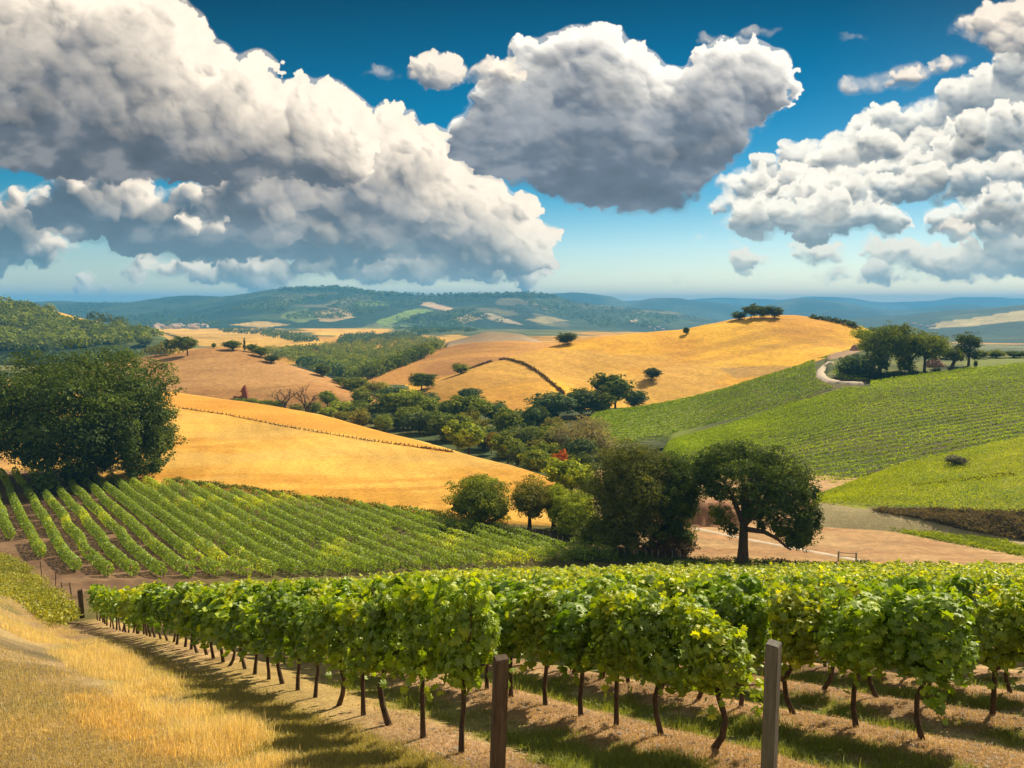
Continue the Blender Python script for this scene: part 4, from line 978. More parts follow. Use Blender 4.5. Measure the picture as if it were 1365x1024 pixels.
# rust red pointed ruin
p = hit(322, 531, ['stubble_hill', 'valley_floor']); m = p.y/F
import bmesh
def prism(name, outline, depth, mat, parent, bev=.03):
    bm = bmesh.new(); a = [bm.verts.new((x, -depth/2, z)) for x, z in outline]; b = [bm.verts.new((x, depth/2, z)) for x, z in outline]
    bm.faces.new(a); bm.faces.new(b[::-1]); n = len(a)
    for i in range(n): bm.faces.new((a[i], b[i], b[(i+1) % n], a[(i+1) % n]))
    bmesh.ops.recalc_face_normals(bm, faces=bm.faces); bmesh.ops.triangulate(bm, faces=[f for f in bm.faces if len(f.verts) > 4])
    me = bpy.data.meshes.new(name); bm.to_mesh(me); bm.free(); return link(name, me, mat, parent)
ru = empty('ruin', (p.x, p.y, p.z-.2)); tag(ru, 'small rust red pointed ruin at the foot of the stubble hill', 'ruin')
k_ = m
prism('tower', [(9*k_, 0), (7.5*k_, 9*k_), (5.4*k_, 19*k_), (4*k_, 17.5*k_), (.2*k_, 11*k_), (-.5*k_, 10*k_), (1.6*k_, 8.4*k_), (1.2*k_, 5*k_), (0, 4*k_), (-3*k_, 3.2*k_), (-4*k_, 0)], 2.0, M_rust, ru)
prism('low_wall', [(-4*k_, 0), (-4*k_, 3*k_), (-8*k_, 3.6*k_), (-11*k_, 4*k_), (-9*k_, 0)], 1.2, M_rust, ru)
# pink terraces on the knoll
for i, (x, y, w_, h_, lb) in enumerate([(1247, 489, 32, 12, 'pink stony bank between the right trunks of the knoll'), (1158, 492, 24, 9, 'pink stony bank behind the ivy trunk of the knoll'), (1144, 467, 20, 10, 'pinkish rocky outcrop beside the reddish shrub')]):
    p = hit(x, y, kk) or hit(x, y+6, kk); m = p.y/F; rg = np.random.default_rng(60+i)
    V = []; nxx, nzz = 26, 9
    for a in range(nzz+1):
        for b in range(nxx+1):
            u = b/nxx*2-1; v = a/nzz; hh = h_*m*(1-abs(u)**3)*(.8+.3*vn(u*3+i*9, 1., 4))
            V.append((u*w_*m/2, v*2.4+(vn(u*9, v*5, 7+i)-.5)*.9-1.2, v**.6*hh-.4+(vn(u*14, v*9, 9)-.5)*.35))
    for b in range(nxx+1): V.append((V[nzz*(nxx+1)+b][0], 4.0, -1.0))
    W_ = nxx+1; Fq = [(r*W_+c, r*W_+c+1, (r+1)*W_+c+1, (r+1)*W_+c) for r in range(nzz+1) for c in range(nxx)]
    o = link('stone_bank', mesh_np('stone_bank', V, Fq, False), M_pink); o.location = (p.x, p.y, p.z); tag(o, lb, 'stone bank')
# reddish earth bank behind the oak
p = hit(958, 704, ['ground']); V = []; nxx, nzz = 40, 14
for a in range(nzz+1):
    for b in range(nxx+1):
        u = b/nxx*2-1; v = a/nzz
        V.append((u*4.4, v*5.0+(vn(u*6, v*5, 17)-.5)*.2, (ss(0, .75, np.array(v))*3.1*(1-abs(u)**5))+(vn(u*12, v*9, 19)-.5)*.25-.2))
for b in range(nxx+1): V.append((V[nzz*(nxx+1)+b][0], 9.0, -.6))
W_ = nxx+1; Fq = [(r*W_+c, r*W_+c+1, (r+1)*W_+c+1, (r+1)*W_+c) for r in range(nzz+1) for c in range(nxx)]
M_red = simple_mat('red_earth', (.24, .12, .065), (.36, .20, .115), .9, .95, bump=.7, bd=.08)
o = link('earth_bank', mesh_np('earth_bank', V, Fq, True), M_red); o.location = (p.x, p.y, p.z); o['kind'] = 'structure'
# tiny white post and rail fence near the oak
fr = hit(1141, 749, ['ground']); fe = empty('rail_fence', tuple(fr)); tag(fe, 'short pale post and rail fence right of the oak', 'fence')
def box_mesh(name, sx_, sy_, sz_, bev=.004, z0=0):
    bm = bmesh.new(); bmesh.ops.create_cube(bm, size=1)
    for v in bm.verts: v.co = (v.co.x*sx_, v.co.y*sy_, (v.co.z+.5)*sz_+z0)
    bmesh.ops.bevel(bm, geom=bm.edges[:], offset=bev, segments=2, affect='EDGES'); me = bpy.data.meshes.new(name); bm.to_mesh(me); bm.free(); return me
pm = box_mesh('fence_post_mesh', .16, .16, 1.3)
for i in range(2):
    q = link('post', pm, M_stake, fe); q.location = (-i*1.9, i*.55, -.15)
V, Fq = merge([tube([(0, 0, .98), (-1.9, .55, .98)], [.05, .05], 6), tube([(0, 0, .55), (-1.9, .55, .55)], [.045, .045], 6)])
link('rail', mesh_quads('fence_rail', V, Fq), M_stake, fe)
# ditch and hedge lines on the golden hill, and the fence lines across the wheat
def hedge_line(name, label, pts, w_, h_, n, size, col, keys, cat='hedge', kind=None, seed=1):
    rg = np.random.default_rng(seed); P = []
    for t in np.linspace(0, len(pts)-1, 70):
        i = min(int(t), len(pts)-2); f = t-i; h = hit(pts[i][0]*(1-f)+pts[i+1][0]*f, pts[i][1]*(1-f)+pts[i+1][1]*f, keys)
        if h: P.append(tuple(h))
    P = np.array(P); k = rg.integers(0, len(P)-1, n); f = rg.random(n)[:, None]
    hh = h_*(.5+.9*vn(k*.35, k*0+seed, 5))
    Q = P[k]*(1-f)+P[k+1]*f+np.stack([rg.normal(size=n)*w_*.3, rg.normal(size=n)*w_*.3, rg.random(n)*hh], 1)
    V, Fq = leaves(Q, rg.normal(size=(n, 3)), size*(.6+.8*rg.random(n)), QUAD, rg)
    o = colour(link(name, mesh_np(name, V, Fq, False, None, rg.random(n)), M_leaf), col); tag(o, label, cat)
hedge_line('ditch_hedge', 'thin dark hedge curving down the face of the golden hill', [(660, 481), (675, 479), (695, 484), (715, 495), (735, 511), (752, 526)], 1.6, .9, 2600, .6, 'brown', ['golden_hill'])
hedge_line('ditch_hedge', 'thin dark hedge line on the left shoulder of the golden hill', [(626, 492), (640, 487), (655, 482)], 1.6, .9, 900, .6, 'brown', ['golden_hill', 'round_brown_hill'])
hedge_line('hedge', 'dark hedge along the skyline right of the golden summit', [(1080, 424), (1105, 428), (1130, 433), (1142, 438)], 2.5, 2.0, 900, 1.0, 'deep', ['golden_hill'])
hedge_line('hedge', 'thin hedge running down behind the stubble hill crest', [(205, 441), (225, 447), (245, 454), (262, 461)], 5, 3.5, 1400, 1.4, 'deep', ['valley_floor', 'stubble_hill'])
hedge_line('hedge', 'low weedy hedge along the foot of the wheat field', [(225, 641), (300, 650), (400, 664), (500, 678), (598, 691)], 1.2, .8, 5200, .28, 'dark', ['ground', 'wheat_field'])
hedge_line('hedge', 'brown weedy line crossing the crop slope', [(1215, 648), (1290, 640), (1352, 633)], .7, .35, 900, .3, 'brown', ['green_crop_slope'])
st = box_mesh('field_stake_mesh', .12, .12, .85, .01)
ff = None
for i in range(64):
    t = i/63; x = 238+t*365; y = float(smooth1([(238, 544), (300, 553), (380, 569), (480, 586), (560, 597), (603, 603)], x)); h = hit(x, y, ['wheat_field'])
    if h is None: continue
    if ff is None: ff = empty('field_fence', tuple(h)); tag(ff, 'thin dark line of posts crossing the wheat field', 'fence')
    q = link('post', st, M_bark, ff); q.location = h-ff.location-Vector((0, 0, .1)); q.rotation_euler = (0, random.uniform(-.08, .08), random.random())
hedge_line('fence_weeds', 'dry brown weeds under the fence across the wheat', [(238, 544), (300, 553), (380, 569), (480, 586), (560, 597), (603, 603)], .7, .30, 1500, .32, 'brown', ['wheat_field'], 'weeds')
# pale stakes by the end of the trimmed rows
sm_ = box_mesh('pale_stake_mesh', .09, .09, 1.2, .01)
for i in range(26):
    x = 686+i*9.2+random.uniform(-2, 2); y = float(smooth1([(686, 708), (760, 728), (830, 742), (930, 747)], x))
    h = hit(x, y, ['ground'])
    q = link('pale_stake', sm_, M_stake); q.location = (h.x, h.y, h.z-.1); q.rotation_euler = (random.uniform(-.06, .06), random.uniform(-.06, .06), random.random())
    tag(q, 'thin pale stake under the dark trees, %s from the left of its line' % ordw(i+1), 'stake', 'pale stakes under the dark trees')

# ------------------------------------------------------------------ farms and town, far off
def house_meshes(i):
    rg = random.Random(i); w_, d_, h_ = rg.uniform(9, 16), rg.uniform(8, 11), rg.uniform(5, 8)
    b = box_mesh('house_wall_mesh', w_, d_, h_, .05)
    bm = bmesh.new(); o_ = .5; hw, hd = w_/2+o_, d_/2+o_; rz = h_+rg.uniform(2, 3)
    vs = [bm.verts.new(v) for v in ((-hw, -hd, h_+.003), (hw, -hd, h_+.003), (hw, hd, h_+.003), (-hw, hd, h_+.003), (-hw, 0, rz), (hw, 0, rz))]
    for f in ((0, 1, 5, 4), (2, 3, 4, 5), (1, 2, 5), (3, 0, 4), (3, 2, 1, 0)): bm.faces.new([vs[k] for k in f])
    r = bpy.data.meshes.new('house_roof_mesh'); bm.to_mesh(r); bm.free(); return b, r
HM = [house_meshes(i) for i in range(5)]
town = []
for i in range(46):
    town.append((random.uniform(203, 276), random.uniform(434.5, 439.5)))
town.sort()
for i, (x, y) in enumerate(town):
    h = hit(x, y, ['valley_floor', 'mountain_range']) 
    if h is None: continue
    b, r = HM[i % 5]; t = empty('house', tuple(h), random.random()*3.1); tag(t, 'pale house with clay roof in the far left town, %s from its left end' % ordw(i+1), 'house', 'houses of the far town')
    link('wall', b, M_wall, t); link('roof', r, M_roof, t)
    s_ = 1.1; t.scale = (s_, s_, s_)
for i, (x, y) in enumerate([(1207, 434), (1212, 436), (1219, 433), (1228, 436), (1236, 437), (1244, 436), (1099, 418), (1104, 417), (866, 438), (872, 440), (878, 438), (884, 441)]):
    h = hit(x, y)
    if h is None: continue
    b, r = HM[i % 5]; t = empty('house', tuple(h), random.random()*3.1); tag(t, 'tiny pale house in the hazy distance, %s of those right of the middle' % ordw(i+1), 'house', 'scattered far houses')
    link('wall', b, M_wall, t); link('roof', r, M_roof, t)

# ------------------------------------------------------------------ far woods (masses)
def forest(name, label, polys, keys, n, w_, h_, q, size, col, seed, kind='stuff', sky=False):
    rg = np.random.default_rng(seed); pr = random.Random(seed); C = []; pol = polys if isinstance(polys[0], list) else [polys]
    areas = []
    for p in pol:
        xs = [a[0] for a in p]; ys = [a[1] for a in p]; areas.append((max(xs)-min(xs))*(max(ys)-min(ys)))
    while len(C) < n and n > 0:
        p = pr.choices(pol, areas)[0]; xs = [a[0] for a in p]; ys = [a[1] for a in p]
        bx = np.array([pr.uniform(min(xs), max(xs)) for _ in range(60)]); by = np.array([pr.uniform(min(ys), max(ys)) for _ in range(60)])
        for x, y in zip(bx[inpoly(bx, by, p)], by[inpoly(bx, by, p)]):
            h = hit(x, y, keys)
            n -= h is None
            if h is not None and sky and fbm(np.array([h.x/260]), np.array([h.y/420]), 3, 9)[0] < .5: n -= .3; continue
            if h is not None: C.append(tuple(h))
    C = np.array(C); m = len(C); s = .6+.7*rg.random(m)
    k = np.repeat(np.arange(m), q); d = rg.normal(size=(m*q, 3)); d /= np.linalg.norm(d, axis=1)[:, None]; d[:, 2] = np.abs(d[:, 2])*1.0-.15
    P = C[k]+d*np.stack([w_/2*s[k], w_/2*s[k], h_*.75*s[k]], 1)*(.75+.25*rg.random((m*q, 1)))+np.array([0, 0, h_*.22])
    V, Fq = leaves(P, d+rg.normal(size=d.shape)*.5, size*(.7+.6*rg.random(m*q)), QUAD, rg)
    cv = rg.random(m)
    o = colour(link(name, mesh_np(name, V, Fq, False, None, np.clip(cv[k]*.7+.4*rg.random(m*q)-.05, 0, 1)), M_leaf), col); tag(o, label, 'woodland', None, kind)
forest('hill_woodland', 'dense dark woodland covering the hill at the far left', [[(-120, 400), (10, 404), (60, 414), (70, 416), (85, 428), (120, 436), (150, 432), (195, 440), (215, 452), (180, 457), (120, 462), (70, 468), (-120, 468), (-120, 444), (30, 448), (55, 454), (40, 442), (-20, 430), (-120, 426)], [(-60, 436), (20, 442), (40, 460), (-60, 462)]],
       ['wooded_hill'], 1150, 13, 9, 46, 2.4, 'mid', 301)
forest('hill_woodland', 'row of dark trees on the skyline of the far left hill', [(96, 415), (110, 419), (140, 428), (170, 434), (195, 438), (190, 441), (140, 432), (105, 423)], ['wooded_hill'], 70, 14, 13, 60, 2.3, 'deep', 302)
forest('valley_woodland', 'bluish wood filling the far valley between stubble and brown hills', [[(350, 470), (400, 466), (470, 458), (540, 452), (585, 452), (592, 462), (560, 474), (520, 490), (470, 505), (430, 498), (390, 482)]],
       ['valley_floor', 'round_brown_hill'], 950, 11, 8, 40, 1.9, 'mid', 303)
forest('valley_woodland', 'dark wood along the left slope of the round brown hill', [(475, 502), (500, 496), (530, 486), (560, 472), (592, 458), (588, 466), (556, 481), (520, 495), (490, 507)], ['round_brown_hill', 'valley_floor'], 160, 10, 9, 60, 1.6, 'dark', 304)
forest('plain_woodland', 'strip of trees across the plain left of the stubble hill', [[(-60, 462), (60, 462), (150, 462), (240, 468), (230, 474), (140, 478), (60, 476), (-60, 474)]], ['valley_floor', 'stubble_hill'], 240, 10, 7, 46, 1.6, 'olive', 305)
forest('plain_woodland', 'scattered woods on the far golden plain', [[(290, 440), (370, 442), (400, 450), (430, 455), (400, 458), (350, 448), (300, 444)], [(460, 448), (540, 446), (560, 452), (500, 456), (450, 462)], [(330, 468), (350, 474), (420, 490), (470, 506), (440, 500), (380, 480)], [(520, 437), (600, 434), (640, 442), (560, 446)]],
       ['valley_floor', 'mountain_range'], 420, 15, 10, 30, 3, 'blue', 306)
forest('mountain_woodland', 'woodland mottling the blue mountain slopes', [[(60, 406), (240, 400), (330, 395), (420, 386), (500, 393), (640, 395), (740, 396), (800, 408), (930, 425), (860, 436), (640, 440), (300, 436), (60, 430)]],
       ['mountain_range'], 3400, 17, 11, 9, 5.5, 'dark', 307, sky=True)
forest('mountain_woodland', 'ragged line of trees on the highest mountain crest', [(372, 386.5), (420, 384.6), (460, 384.2), (500, 391.5), (560, 394.6), (640, 393.8), (700, 392), (740, 396), (740, 398), (640, 397), (500, 395), (440, 387), (372, 389)], ['mountain_range'], 460, 22, 20, 16, 8, 'dark', 308)

# ------------------------------------------------------------------ trimmed rows on the flat field
TH2 = math.radians(35.6); U2 = np.array([-math.sin(TH2), math.cos(TH2)]); N2 = np.array([math.cos(TH2), math.sin(TH2)])
def gpt(x, y):
    h = hit(x, y, ['ground', 'wheat_field']); return (h.x, h.y)
front = [gpt(x, y) for x, y in [(-60, 700), (10, 720), (52, 745), (107, 766), (148, 770), (215, 771), (330, 770), (450, 768), (600, 761), (720, 754), (835, 749)]]
back = [gpt(x, y) for x, y in [(-120, 634), (21, 633), (84, 640), (160, 640), (220, 649), (300, 658), (400, 672), (500, 684), (600, 697), (700, 719), (780, 738), (835, 748)]]
pl = front+back[::-1]
h0 = hit(107, 770, ['ground']); n_first = h0.x*N2[0]+h0.y*N2[1]
rowi = 0
for r in range(-4, 28):
    nn = n_first+r*2.42; ss_ = np.arange(20, 190, .25); X = nn*N2[0]+ss_*U2[0]; Y = nn*N2[1]+ss_*U2[1]
    ins = inpoly(X, Y, pl)
    if ins.sum() < 8: continue
    s0, s1 = ss_[ins].min(), ss_[ins].max(); L = s1-s0
    rg = np.random.default_rng(700+r); n = int(L*(135 if r < 14 else 110)); s = s0+rg.random(n)*L
    a = rg.random(n)*2*math.pi; lump = .90+.2*vn(s*1.1, s*0+r, 3); rad = np.sqrt(.45+.55*rg.random(n))
    cx = np.cos(a)*(.60+.22*min(1, max(0, r-3)/8))*lump*rad; cz = .98+np.sin(a)*.80*lump*rad
    s = s+rg.normal(size=n)*.06; off = (vn(s*.12, s*0+r*3, 8)-.5)*.45
    gap = vn(s*.55, s*0+r*5, 12) > .13
    ns = nn+cx+off; X = ns*N2[0]+s*U2[0]; Y = ns*N2[1]+s*U2[1]
    P = np.stack([X, Y, gz(X, Y)+cz], 1)[gap]
    out = np.stack([np.cos(a)*N2[0], np.cos(a)*N2[1], np.sin(a)], 1)[gap]
    V, Fq = leaves(P, out+rg.normal(size=P.shape)*.6+np.array([0, 0, .3]), .25*(.7+.6*rg.random(len(P))), QUAD, rg)
    yel = ss(.55, .75, fbm(P[:, 0]/7, P[:, 1]/7, 3, 88))
    rowi += 1
    px0, py0 = nn*N2[0]+s0*U2[0], nn*N2[1]+s0*U2[1]
    root = empty('vine_row', (px0, py0, float(gz(px0, py0)))); tag(root, 'trimmed hedge-like vine row on the flat lower field, %s from its left end' % ordw(rowi), 'vine row', 'trimmed vine rows on the flat lower field')
    V = V-np.array([px0, py0, float(gz(px0, py0))])
    colour(link('foliage', mesh_np('row_foliage', V, Fq, False, None, np.clip(rg.random(len(P))*.6+.5*yel-.02, 0, 1)), M_vine, root), (.27, .40, .012))
    tp = []
    for s in np.arange(s0+.2, s1, 1.3):
        x = nn*N2[0]+s*U2[0]; y = nn*N2[1]+s*U2[1]; z = float(gz(x, y)); tp.append(tube([(x-px0, y-py0, z-float(gz(px0, py0))-.1), (x-px0, y-py0, z-float(gz(px0, py0))+.7)], [.04, .035], 4))
    V, Fq = merge(tp); link('trunks', mesh_quads('row_trunks', V, Fq), M_vbark, root)['kind'] = 'stuff'

# ------------------------------------------------------------------ right hand vineyards, row upon row
def hill_rows(L, t0, t1, space, name, label, seed, col, w_=.8, h_=1.15, leaf=.42, per=9):
    X, D, Z, T = L['X'], L['d'], L['z'], L['t']; rg = np.random.default_rng(seed)
    mid = X.shape[1]//2; arc = np.concatenate([[0], np.cumsum(np.hypot(np.hypot(np.diff(D[:, mid]), np.diff(Z[:, mid])), np.diff(X[:, mid])))])
    a0, a1 = np.interp([t0, t1], T, arc); tt = np.interp(np.arange(a0, a1, space), arc, T); Ps = []; sid = []
    for ri, t in enumerate(tt):
        i = min(int(np.searchsorted(T, t))-1, len(T)-2); f = (t-T[i])/(T[i+1]-T[i])
        row = np.stack([X[i]*(1-f)+X[i+1]*f, D[i]*(1-f)+D[i+1]*f, Z[i]*(1-f)+Z[i+1]*f], 1)
        seg = np.linalg.norm(np.diff(row, axis=0), axis=1); cum = np.concatenate([[0], np.cumsum(seg)]); n = int(cum[-1]*per)
        s = rg.random(n)*cum[-1]; Ps.append(np.stack([np.interp(s, cum, row[:, j]) for j in range(3)], 1)+np.stack([s*0, rg.normal(size=n)*w_*.28, np.sqrt(rg.random(n))*h_*(.8+.4*vn(s*.8, s*0+ri, 5))+.1], 1))
        sid.append(np.full(n, rg.random()))
    P = np.vstack(Ps); n = len(P); px, py = proj(P[:, 0], P[:, 1], P[:, 2]); k = (px > -60) & (px < 1500) & ~inpoly(px, py, [(1086, 478), (1116, 476), (1110, 496), (1118, 504), (1160, 506), (1160, 516), (1110, 515), (1088, 505)])
    P = P[k]; n = len(P); sidk = np.concatenate(sid)[k]
    V, Fq = leaves(P, rg.normal(size=(n, 3))+np.array([0, 0, .6]), leaf*(.7+.6*rg.random(n)), QUAD, rg)
    v = np.clip(.15+rg.random(n)*.5+.5*(fbm(P[:, 0]/9, P[:, 1]/9, 4, seed)-.35)+.15*(sidk-.5), 0, 1)
    o = colour(link(name, mesh_np(name, V, Fq, False, None, v), M_crop), col); tag(o, label, 'vineyard', None, 'stuff')
hill_rows(L4b, 1.0, 3.0, 3.7, 'hillside_vines', 'long green vine rows sweeping along the right hand hill', 401, (.34, .47, .014), leaf=.35, per=25, w_=.62, h_=1.0)
hill_rows(L4a, 1.0, 3.0, 4.2, 'hillside_vines', 'dark green vine rows on the slope under the golden hill', 403, (.25, .37, .012), leaf=.55, per=11, w_=.9, h_=1.0)
hill_rows(L4c, 1.05, 3.0, .75, 'crop_plants', 'bright yellow green low crop on the near right slope', 405, (.36, .44, .012), leaf=.24, per=14, h_=.45, w_=.9)

# ------------------------------------------------------------------ the near vineyard
def vine_variant(i, lod):
    rg = np.random.default_rng(1000+i*13); L = []
    for j in range(9):
        L.append((rg.uniform(-.27, .27), rg.uniform(-.16, .16), rg.uniform(.92, 1.5), rg.uniform(.20, .30), rg.uniform(.20, .30), rg.uniform(.20, .32)))
    L += [(rg.uniform(-.3, .3), 0, 1.55+rg.uniform(-.05, .12), .20, .17, .24), (rg.uniform(-.1, .1), 0, 1.15, .36, .28, .42), (rg.uniform(-.3, .3), 0, .90, .2, .18, .22)]
    n = (1900, 620, 280)[lod]; size = (.098, .150, .22)[lod]; tm = (LOBED, SIMPLE, QUAD)[lod]
    P, d, k = lobe_points(L, n, rg, .55, .75)
    # shoots reaching out of the top
    sh = []
    for j in range(9):
        b = np.array([rg.uniform(-.38, .38), rg.uniform(-.2, .2), 1.45]); dr = np.array([rg.normal()*.25, rg.normal()*.2, 1.0]); L_ = rg.uniform(.15, .38)
        for q in np.linspace(.1, 1, (7, 4, 3)[lod]): sh.append(b+dr*L_*q+rg.normal(size=3)*.04)
    for j in range(5):
        b = np.array([rg.uniform(-.5, .5), rg.choice([-.3, .3]), rg.uniform(.85, 1.1)])
        for q in np.linspace(.1, 1, (6, 4, 2)[lod]): sh.append(b+np.array([rg.normal()*.05, rg.normal()*.04, -.28*q]))
    P = np.vstack([P, np.array(sh)]); d = np.vstack([d, rg.normal(size=(len(sh), 3))])
    nr = d*.9+rg.normal(size=d.shape)*.55+np.array([0, 0, .35]); sz = size*(.6+.75*rg.random(len(P)))
    V, Fq = leaves(P, nr, sz, tm, rg)
    var = np.clip(rg.random(len(P))*.75+.45*ss(.62, 1.0, rg.random(12)[np.arange(len(P)) % 12])*0+.18*(P[:, 2] > 1.55), 0, 1)
    cm = mesh_np('vine_foliage_mesh', V, Fq, False, None, np.repeat(var, len(tm[1])))
    r = .029+.008*rg.random(); bx, by = rg.uniform(-.13, .13), rg.uniform(-.08, .08); k = (9, 7, 5)[lod]
    pts = [(0, 0, -.12), (0, 0, 0), (bx*.9, by*.5, .22), (bx*1.1, by, .45), (bx*.3, by*.6, .68), (0, 0, .9)]
    parts = [tube(pts, [r*1.5, r*1.2, r, r*.92, r*.9, r*.95], k)]
    for s in (-1, 1): parts.append(tube([(0, 0, .84), (s*.16, .02, .98), (s*.42, .0, 1.04+.05*rg.random())], [r*.75, r*.6, r*.3], max(4, k-3)))
    for j in range(4 if lod < 2 else 1): parts.append(tube([(rg.uniform(-.3, .3), 0, 1.0), (rg.uniform(-.35, .35), rg.uniform(-.1, .1), 1.3), (rg.uniform(-.4, .4), rg.uniform(-.15, .15), 1.65)], [.014, .010, .005], 4))
    V, Fq = merge(parts); tm_ = mesh_quads('vine_trunk_mesh', V, Fq)
    return cm, tm_
VV = {(i, l): vine_variant(i+20*l, l) for l, cnt in ((0, 9), (1, 8), (2, 8)) for i in range(cnt)}
vines = []
rgv = random.Random(5)
for r in range(0, 46):
    n = N0+r*DN; s = (8.1-n*NY)/UY+(0 if r == 0 else rgv.uniform(0, .5)); i = 0
    if r == 2: s += .35
    while True:
        X = n*NX+s*UX; Y = n*NY+s*UY
        if Y > 88 or X < -30: break
        if Y > float(endY(X)): 
            s += .82
            if X < -21.5: break
            continue
        z = float(gz(X, Y)); px, py = proj(X, Y, z)
        if -70 < px < 1450:
            i += 1; vines.append([r, i, X, Y, z, px, s])
        s += .82+rgv.uniform(-.07, .07)+(.0 if Y < 30 else .1)
vines = [v for v in vines]
vines.sort(key=lambda v: v[3]*(.42 if v[0] == 0 else 1.0))
lead, rest = vines[:300], vines[300:]
WARM = [(.215, .355, .010), (.235, .37, .012), (.18, .32, .010), (.26, .38, .010), (.15, .28, .012)]
for (r, i, X, Y, z, px, s) in lead:
    lod = 0 if Y < 13.5 else (1 if Y < 24 else 2); cnt = {0: 9, 1: 8, 2: 8}[lod]
    cm, tm_ = VV[(rgv.randrange(cnt), lod)]
    root = empty('grapevine', (X+rgv.uniform(-.05, .05), Y, z), TH+math.pi/2+(math.pi if rgv.random() > .5 else 0)+rgv.uniform(-.15, .15))
    row = 'row beside the track' if r == 0 else '%s row from the track' % ordw(r+1)
    tag(root, 'leafy grapevine in the %s, %s vine from the near end' % (row, ordw(i)), 'grapevine', 'grapevines of the near vineyard')
    sc_v = rgv.uniform(.92, 1.06); hz_ = rgv.uniform(.70, .92)*(1.0 if Y > 11 else 1.13)*(1.18 if (r == 0 and i in (1, 2)) else 1)*(1.08 if r >= 2 and Y < 14 else 1)
    if r >= 1 and Y < 16: sc_v *= 1.13
    hz_ = min(hz_, (1.06 if r == 0 else .98)/sc_v)
    c = link('foliage', cm, M_vine, root); c.scale = (sc_v*rgv.uniform(.84, 1.0), sc_v*rgv.uniform(.9, 1.15), sc_v*hz_)
    colour(c, (.30, .40, .012) if rgv.random() < .06 else rgv.choice(WARM), .1, rgv)
    t = link('trunk', tm_, M_vbark, root); t.scale = (1, 1, sc_v*hz_)
# the vines behind, one mass
rg = np.random.default_rng(99); Vs, Fs, vs_, off = [], [], [], 0
R = np.array([[v[2], v[3], v[4]] for v in rest]); 
for lo, hi, q, size in ((0, 45, 190, .22), (45, 200, 95, .32)):
    sel = R[(R[:, 1] >= lo) & (R[:, 1] < hi)]
    if not len(sel): continue
    m = len(sel); k = np.repeat(np.arange(m), q); a = rg.random(m*q)*2*math.pi; rad = np.sqrt(.3+.7*rg.random(m*q)); al = rg.uniform(-.52, .52, m*q)
    hs_ = (.72+.2*rg.random(m))[k]; cx = np.cos(a)*.40*rad; cz = (1.22+np.sin(a)*.60*rad+(rg.random(m*q) < .06)*rg.random(m*q)*.35)*hs_
    P = sel[k]+np.stack([al*UX+cx*NX, al*UY+cx*NY, cz], 1)
    out = np.stack([np.cos(a)*NX, np.cos(a)*NY, np.sin(a)], 1)
    V, Fq = leaves(P, out+rg.normal(size=P.shape)*.6+np.array([0, 0, .35]), size*(.6+.8*rg.random(m*q)), QUAD, rg)
    Vs.append(V); Fs.append(Fq+off); off += len(V); vs_.append(np.clip(rg.random(m*q)*.7+.3*rg.random(m)[k], 0, 1))
o = colour(link('distant_vines', mesh_np('distant_vines', np.vstack(Vs), np.vstack(Fs), False, None, np.concatenate(vs_)), M_vine), (.33, .44, .012))
tag(o, 'mass of leafy vines in the farther part of the near vineyard', 'vineyard', None, 'stuff')

# ------------------------------------------------------------------ posts
def post(name, label, px, Y, w_, top_py, mat, lean, seed, rot=.5):
    X = (px-682.5)/F*Y/.95; z = float(gz(X, Y)); zt = float(unproj(px, top_py, Y)[2]); H = zt-z
    me = box_mesh(name+'_mesh', w_, w_*.92, H+.5, .007, -.5)
    bm = bmesh.new(); bm.from_mesh(me); bmesh.ops.subdivide_edges(bm, edges=[e for e in bm.edges if abs(e.verts[0].co.z-e.verts[1].co.z) > .5], cuts=24)
    for v in bm.verts:
        q = 1+.05*(float(vn(v.co.z*2.5, seed*3.1, seed))-.5)+.025*(float(vn(v.co.z*14, math.atan2(v.co.y, v.co.x)*3, seed+1))-.5)
        v.co.x *= q; v.co.y *= q
        if v.co.z > H-.02: v.co.z += .10*v.co.x+.06*v.co.y
    bm.to_mesh(me); bm.free()
    o = link(name, me, mat); o.location = (X, Y, z); o.rotation_euler = (0, lean, rot)
    tag(o, label, 'post', 'wooden end posts of the near rows'); return o
post('wooden_post', 'leaning brown wooden post in front of the row beside the track', 662, 6.9, .125, 877, M_post, .035, 1, .25)
post('wooden_post', 'upright grey weathered post in front of the second row', 1026, 6.9, .125, 858, M_greypost, .012, 2, .95)
post('wooden_post', 'dark far post where the row beside the track ends', 119, 38.4, .22, 786, M_post, -.03, 3)
for i, (x, y, h_) in enumerate([(56, 772, 26), (74, 782, 22), (96, 798, 24), (84, 790, 16)]):
    h = hit(x, y, ['ground']); m = h.y/F
    q = link('track_stake', box_mesh('track_stake_mesh', .07, .07, h_*m, .006), M_post); q.location = (h.x, h.y, h.z-.05); q.rotation_euler = (0, random.uniform(-.12, .12), .3)
    tag(q, 'thin dark stake beside the bend of the track, %s of the four' % ['leftmost', 'second', 'rightmost', 'third'][i], 'stake', 'thin stakes beside the track')

